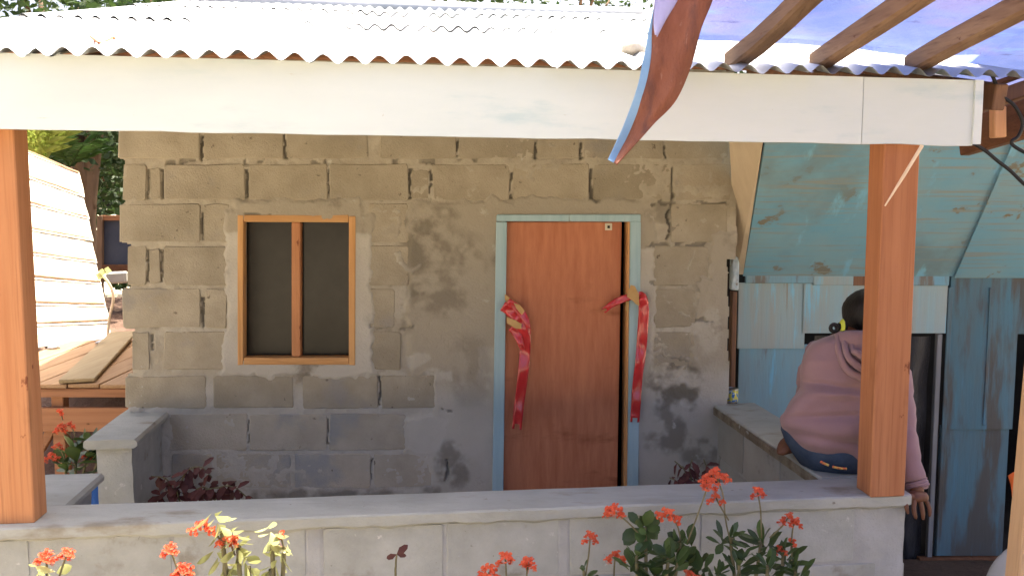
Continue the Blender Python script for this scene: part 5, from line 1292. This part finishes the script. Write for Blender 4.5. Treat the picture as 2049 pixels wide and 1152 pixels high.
# sleeves continue the hoodie
def sleeve(pts, rad):
    P = spline(pts, 24); n = len(P); vs = []
    r2 = []
    for i in range(n):
        u = i / (n - 1) * (len(rad) - 1); k = min(int(u), len(rad) - 2); r2.append((rad[k] + (rad[k + 1] - rad[k]) * (u - k)) * (1 + .05 * math.sin(i * 1.1) + .04 * math.sin(i * 2.3)))
    return MB().tube(P, r2, 18)
sleeve([W_(1760, 700, 3.30), W_(1785, 740, 3.27), W_(1796, 790, 3.20), W_(1803, 845, 3.16), W_(1813, 905, 3.11), W_(1828, 960, 3.08)], [.052, .060, .056, .051, .046, .043]).build('sleeve', 'hoodie', pr, smooth=True)
sleeve([W_(1828, 960, 3.08), W_(1832, 972, 3.075), W_(1834, 980, 3.07)], [.043, .046, .036]).build('cuff', 'hoodie', pr, smooth=True)
sleeve([W_(1648, 702, 3.38), W_(1625, 760, 3.46), W_(1630, 815, 3.54), W_(1690, 852, 3.62)], [.062, .058, .052, .042]).build('sleeve', 'hoodie', pr, smooth=True)
# hood lying on the back: U-shaped rolled folds
hcx = W_(1742, 690, 3.20)
def hoodfold(x0, x1, ybot, rad, Y0, Y1, nm='hood'):
    P = spline([at(x0, 664, Y1), at(x0 + (x1 - x0) * .02, 700, Y0 + .02), at(x0 + (x1 - x0) * .16, ybot - 18, Y0 - .005), at((x0 + x1) / 2, ybot, Y0 - .012), at(x1 - (x1 - x0) * .16, ybot - 18, Y0 - .005), at(x1 - (x1 - x0) * .02, 700, Y0 + .02), at(x1, 664, Y1)], 30)
    mb = MB(); 
    mb.tube(P, [rad * (.75 + .35 * math.sin(math.pi * i / 30)) for i in range(31)], 12)
    return mb
hd_ = MB()
def hoodbulge(u, v):
    th_ = (u - .5) * math.pi * .98; ph = v
    x = 1740 + 62 * math.sin(th_) * (1 - .55 * ph ** 2.2); y = 664 + 98 * ph
    Yd = 3.195 + .055 * (abs(math.sin(th_)) ** 2.0) - .030 * math.sin(math.pi * min(1, ph * 1.0)) + .03 * ph ** 6
    return at(x, y, Yd + .006 * math.sin(ph * 16 + 3.5 * math.cos(th_)))
hd_.grid(hoodbulge, 30, 24)
hoo = hd_.build('hood', 'hoodie', pr, smooth=True)
hoo.modifiers.new('thick', 'SOLIDIFY').thickness = .006
for x0, x1, yb, r_, Y0, Y1 in [(1676, 1806, 758, .013, 3.178, 3.27), (1690, 1792, 742, .012, 3.160, 3.25), (1704, 1782, 724, .011, 3.158, 3.24)]:
    hoodfold(x0, x1, yb, r_, Y0, Y1).build('hood_fold', 'hoodie', pr, smooth=True)
# jeans
rj = [(835, 1564, 1790, .12), (860, 1562, 1795, .135), (885, 1572, 1800, .145), (905, 1585, 1800, .15), (925, 1600, 1798, .15), (940, 1616, 1790, .14), (950, 1640, 1775, .115), (953, 1665, 1755, .08)]
rings = []
for y, xl, xr, dp in rj:
    rings.append([at(xl + (xr - xl) * (math.cos(t) + 1) / 2, y, 3.335 + math.sin(t) * dp) + Vector((0, .004 * mnoise.noise(Vector((t * 3, y * .06, 2))), .003 * math.sin(t * 7 + y))) for t in [2 * math.pi * i / 40 for i in range(40)]][::-1])
jn = MB().loft(rings)
jn.tube(spline([hpR, pel.lerp(knR, .5) + Vector((.03, 0, .02)), knR, knR.lerp(anR, .12) + Vector((.02, .02, 0)), knR.lerp(anR, .5), anR], 20), [.10 - .05 * min(1, i / 14) for i in range(21)], 16)
jn.tube(spline([hpL, pel.lerp(knL, .5), knL], 12), [.10 - .03 * i / 12 for i in range(13)], 16)
jn.tube(spline([knL, knL.lerp(anL, .5), anL.lerp(knL, .15)], 12), [.065 - .02 * i / 12 for i in range(13)], 14)
jn.build('jeans', 'jeans', pr, smooth=True)
for wb in ([(1642, 921), (1650, 925), (1658, 928)], [(1666, 931), (1680, 934), (1694, 935)]):
    MB().tube(spline([at(x, y + 2, 3.178) for x, y in wb], 8), .0045, 8).build('waistband', 'waistband', pr, smooth=True)
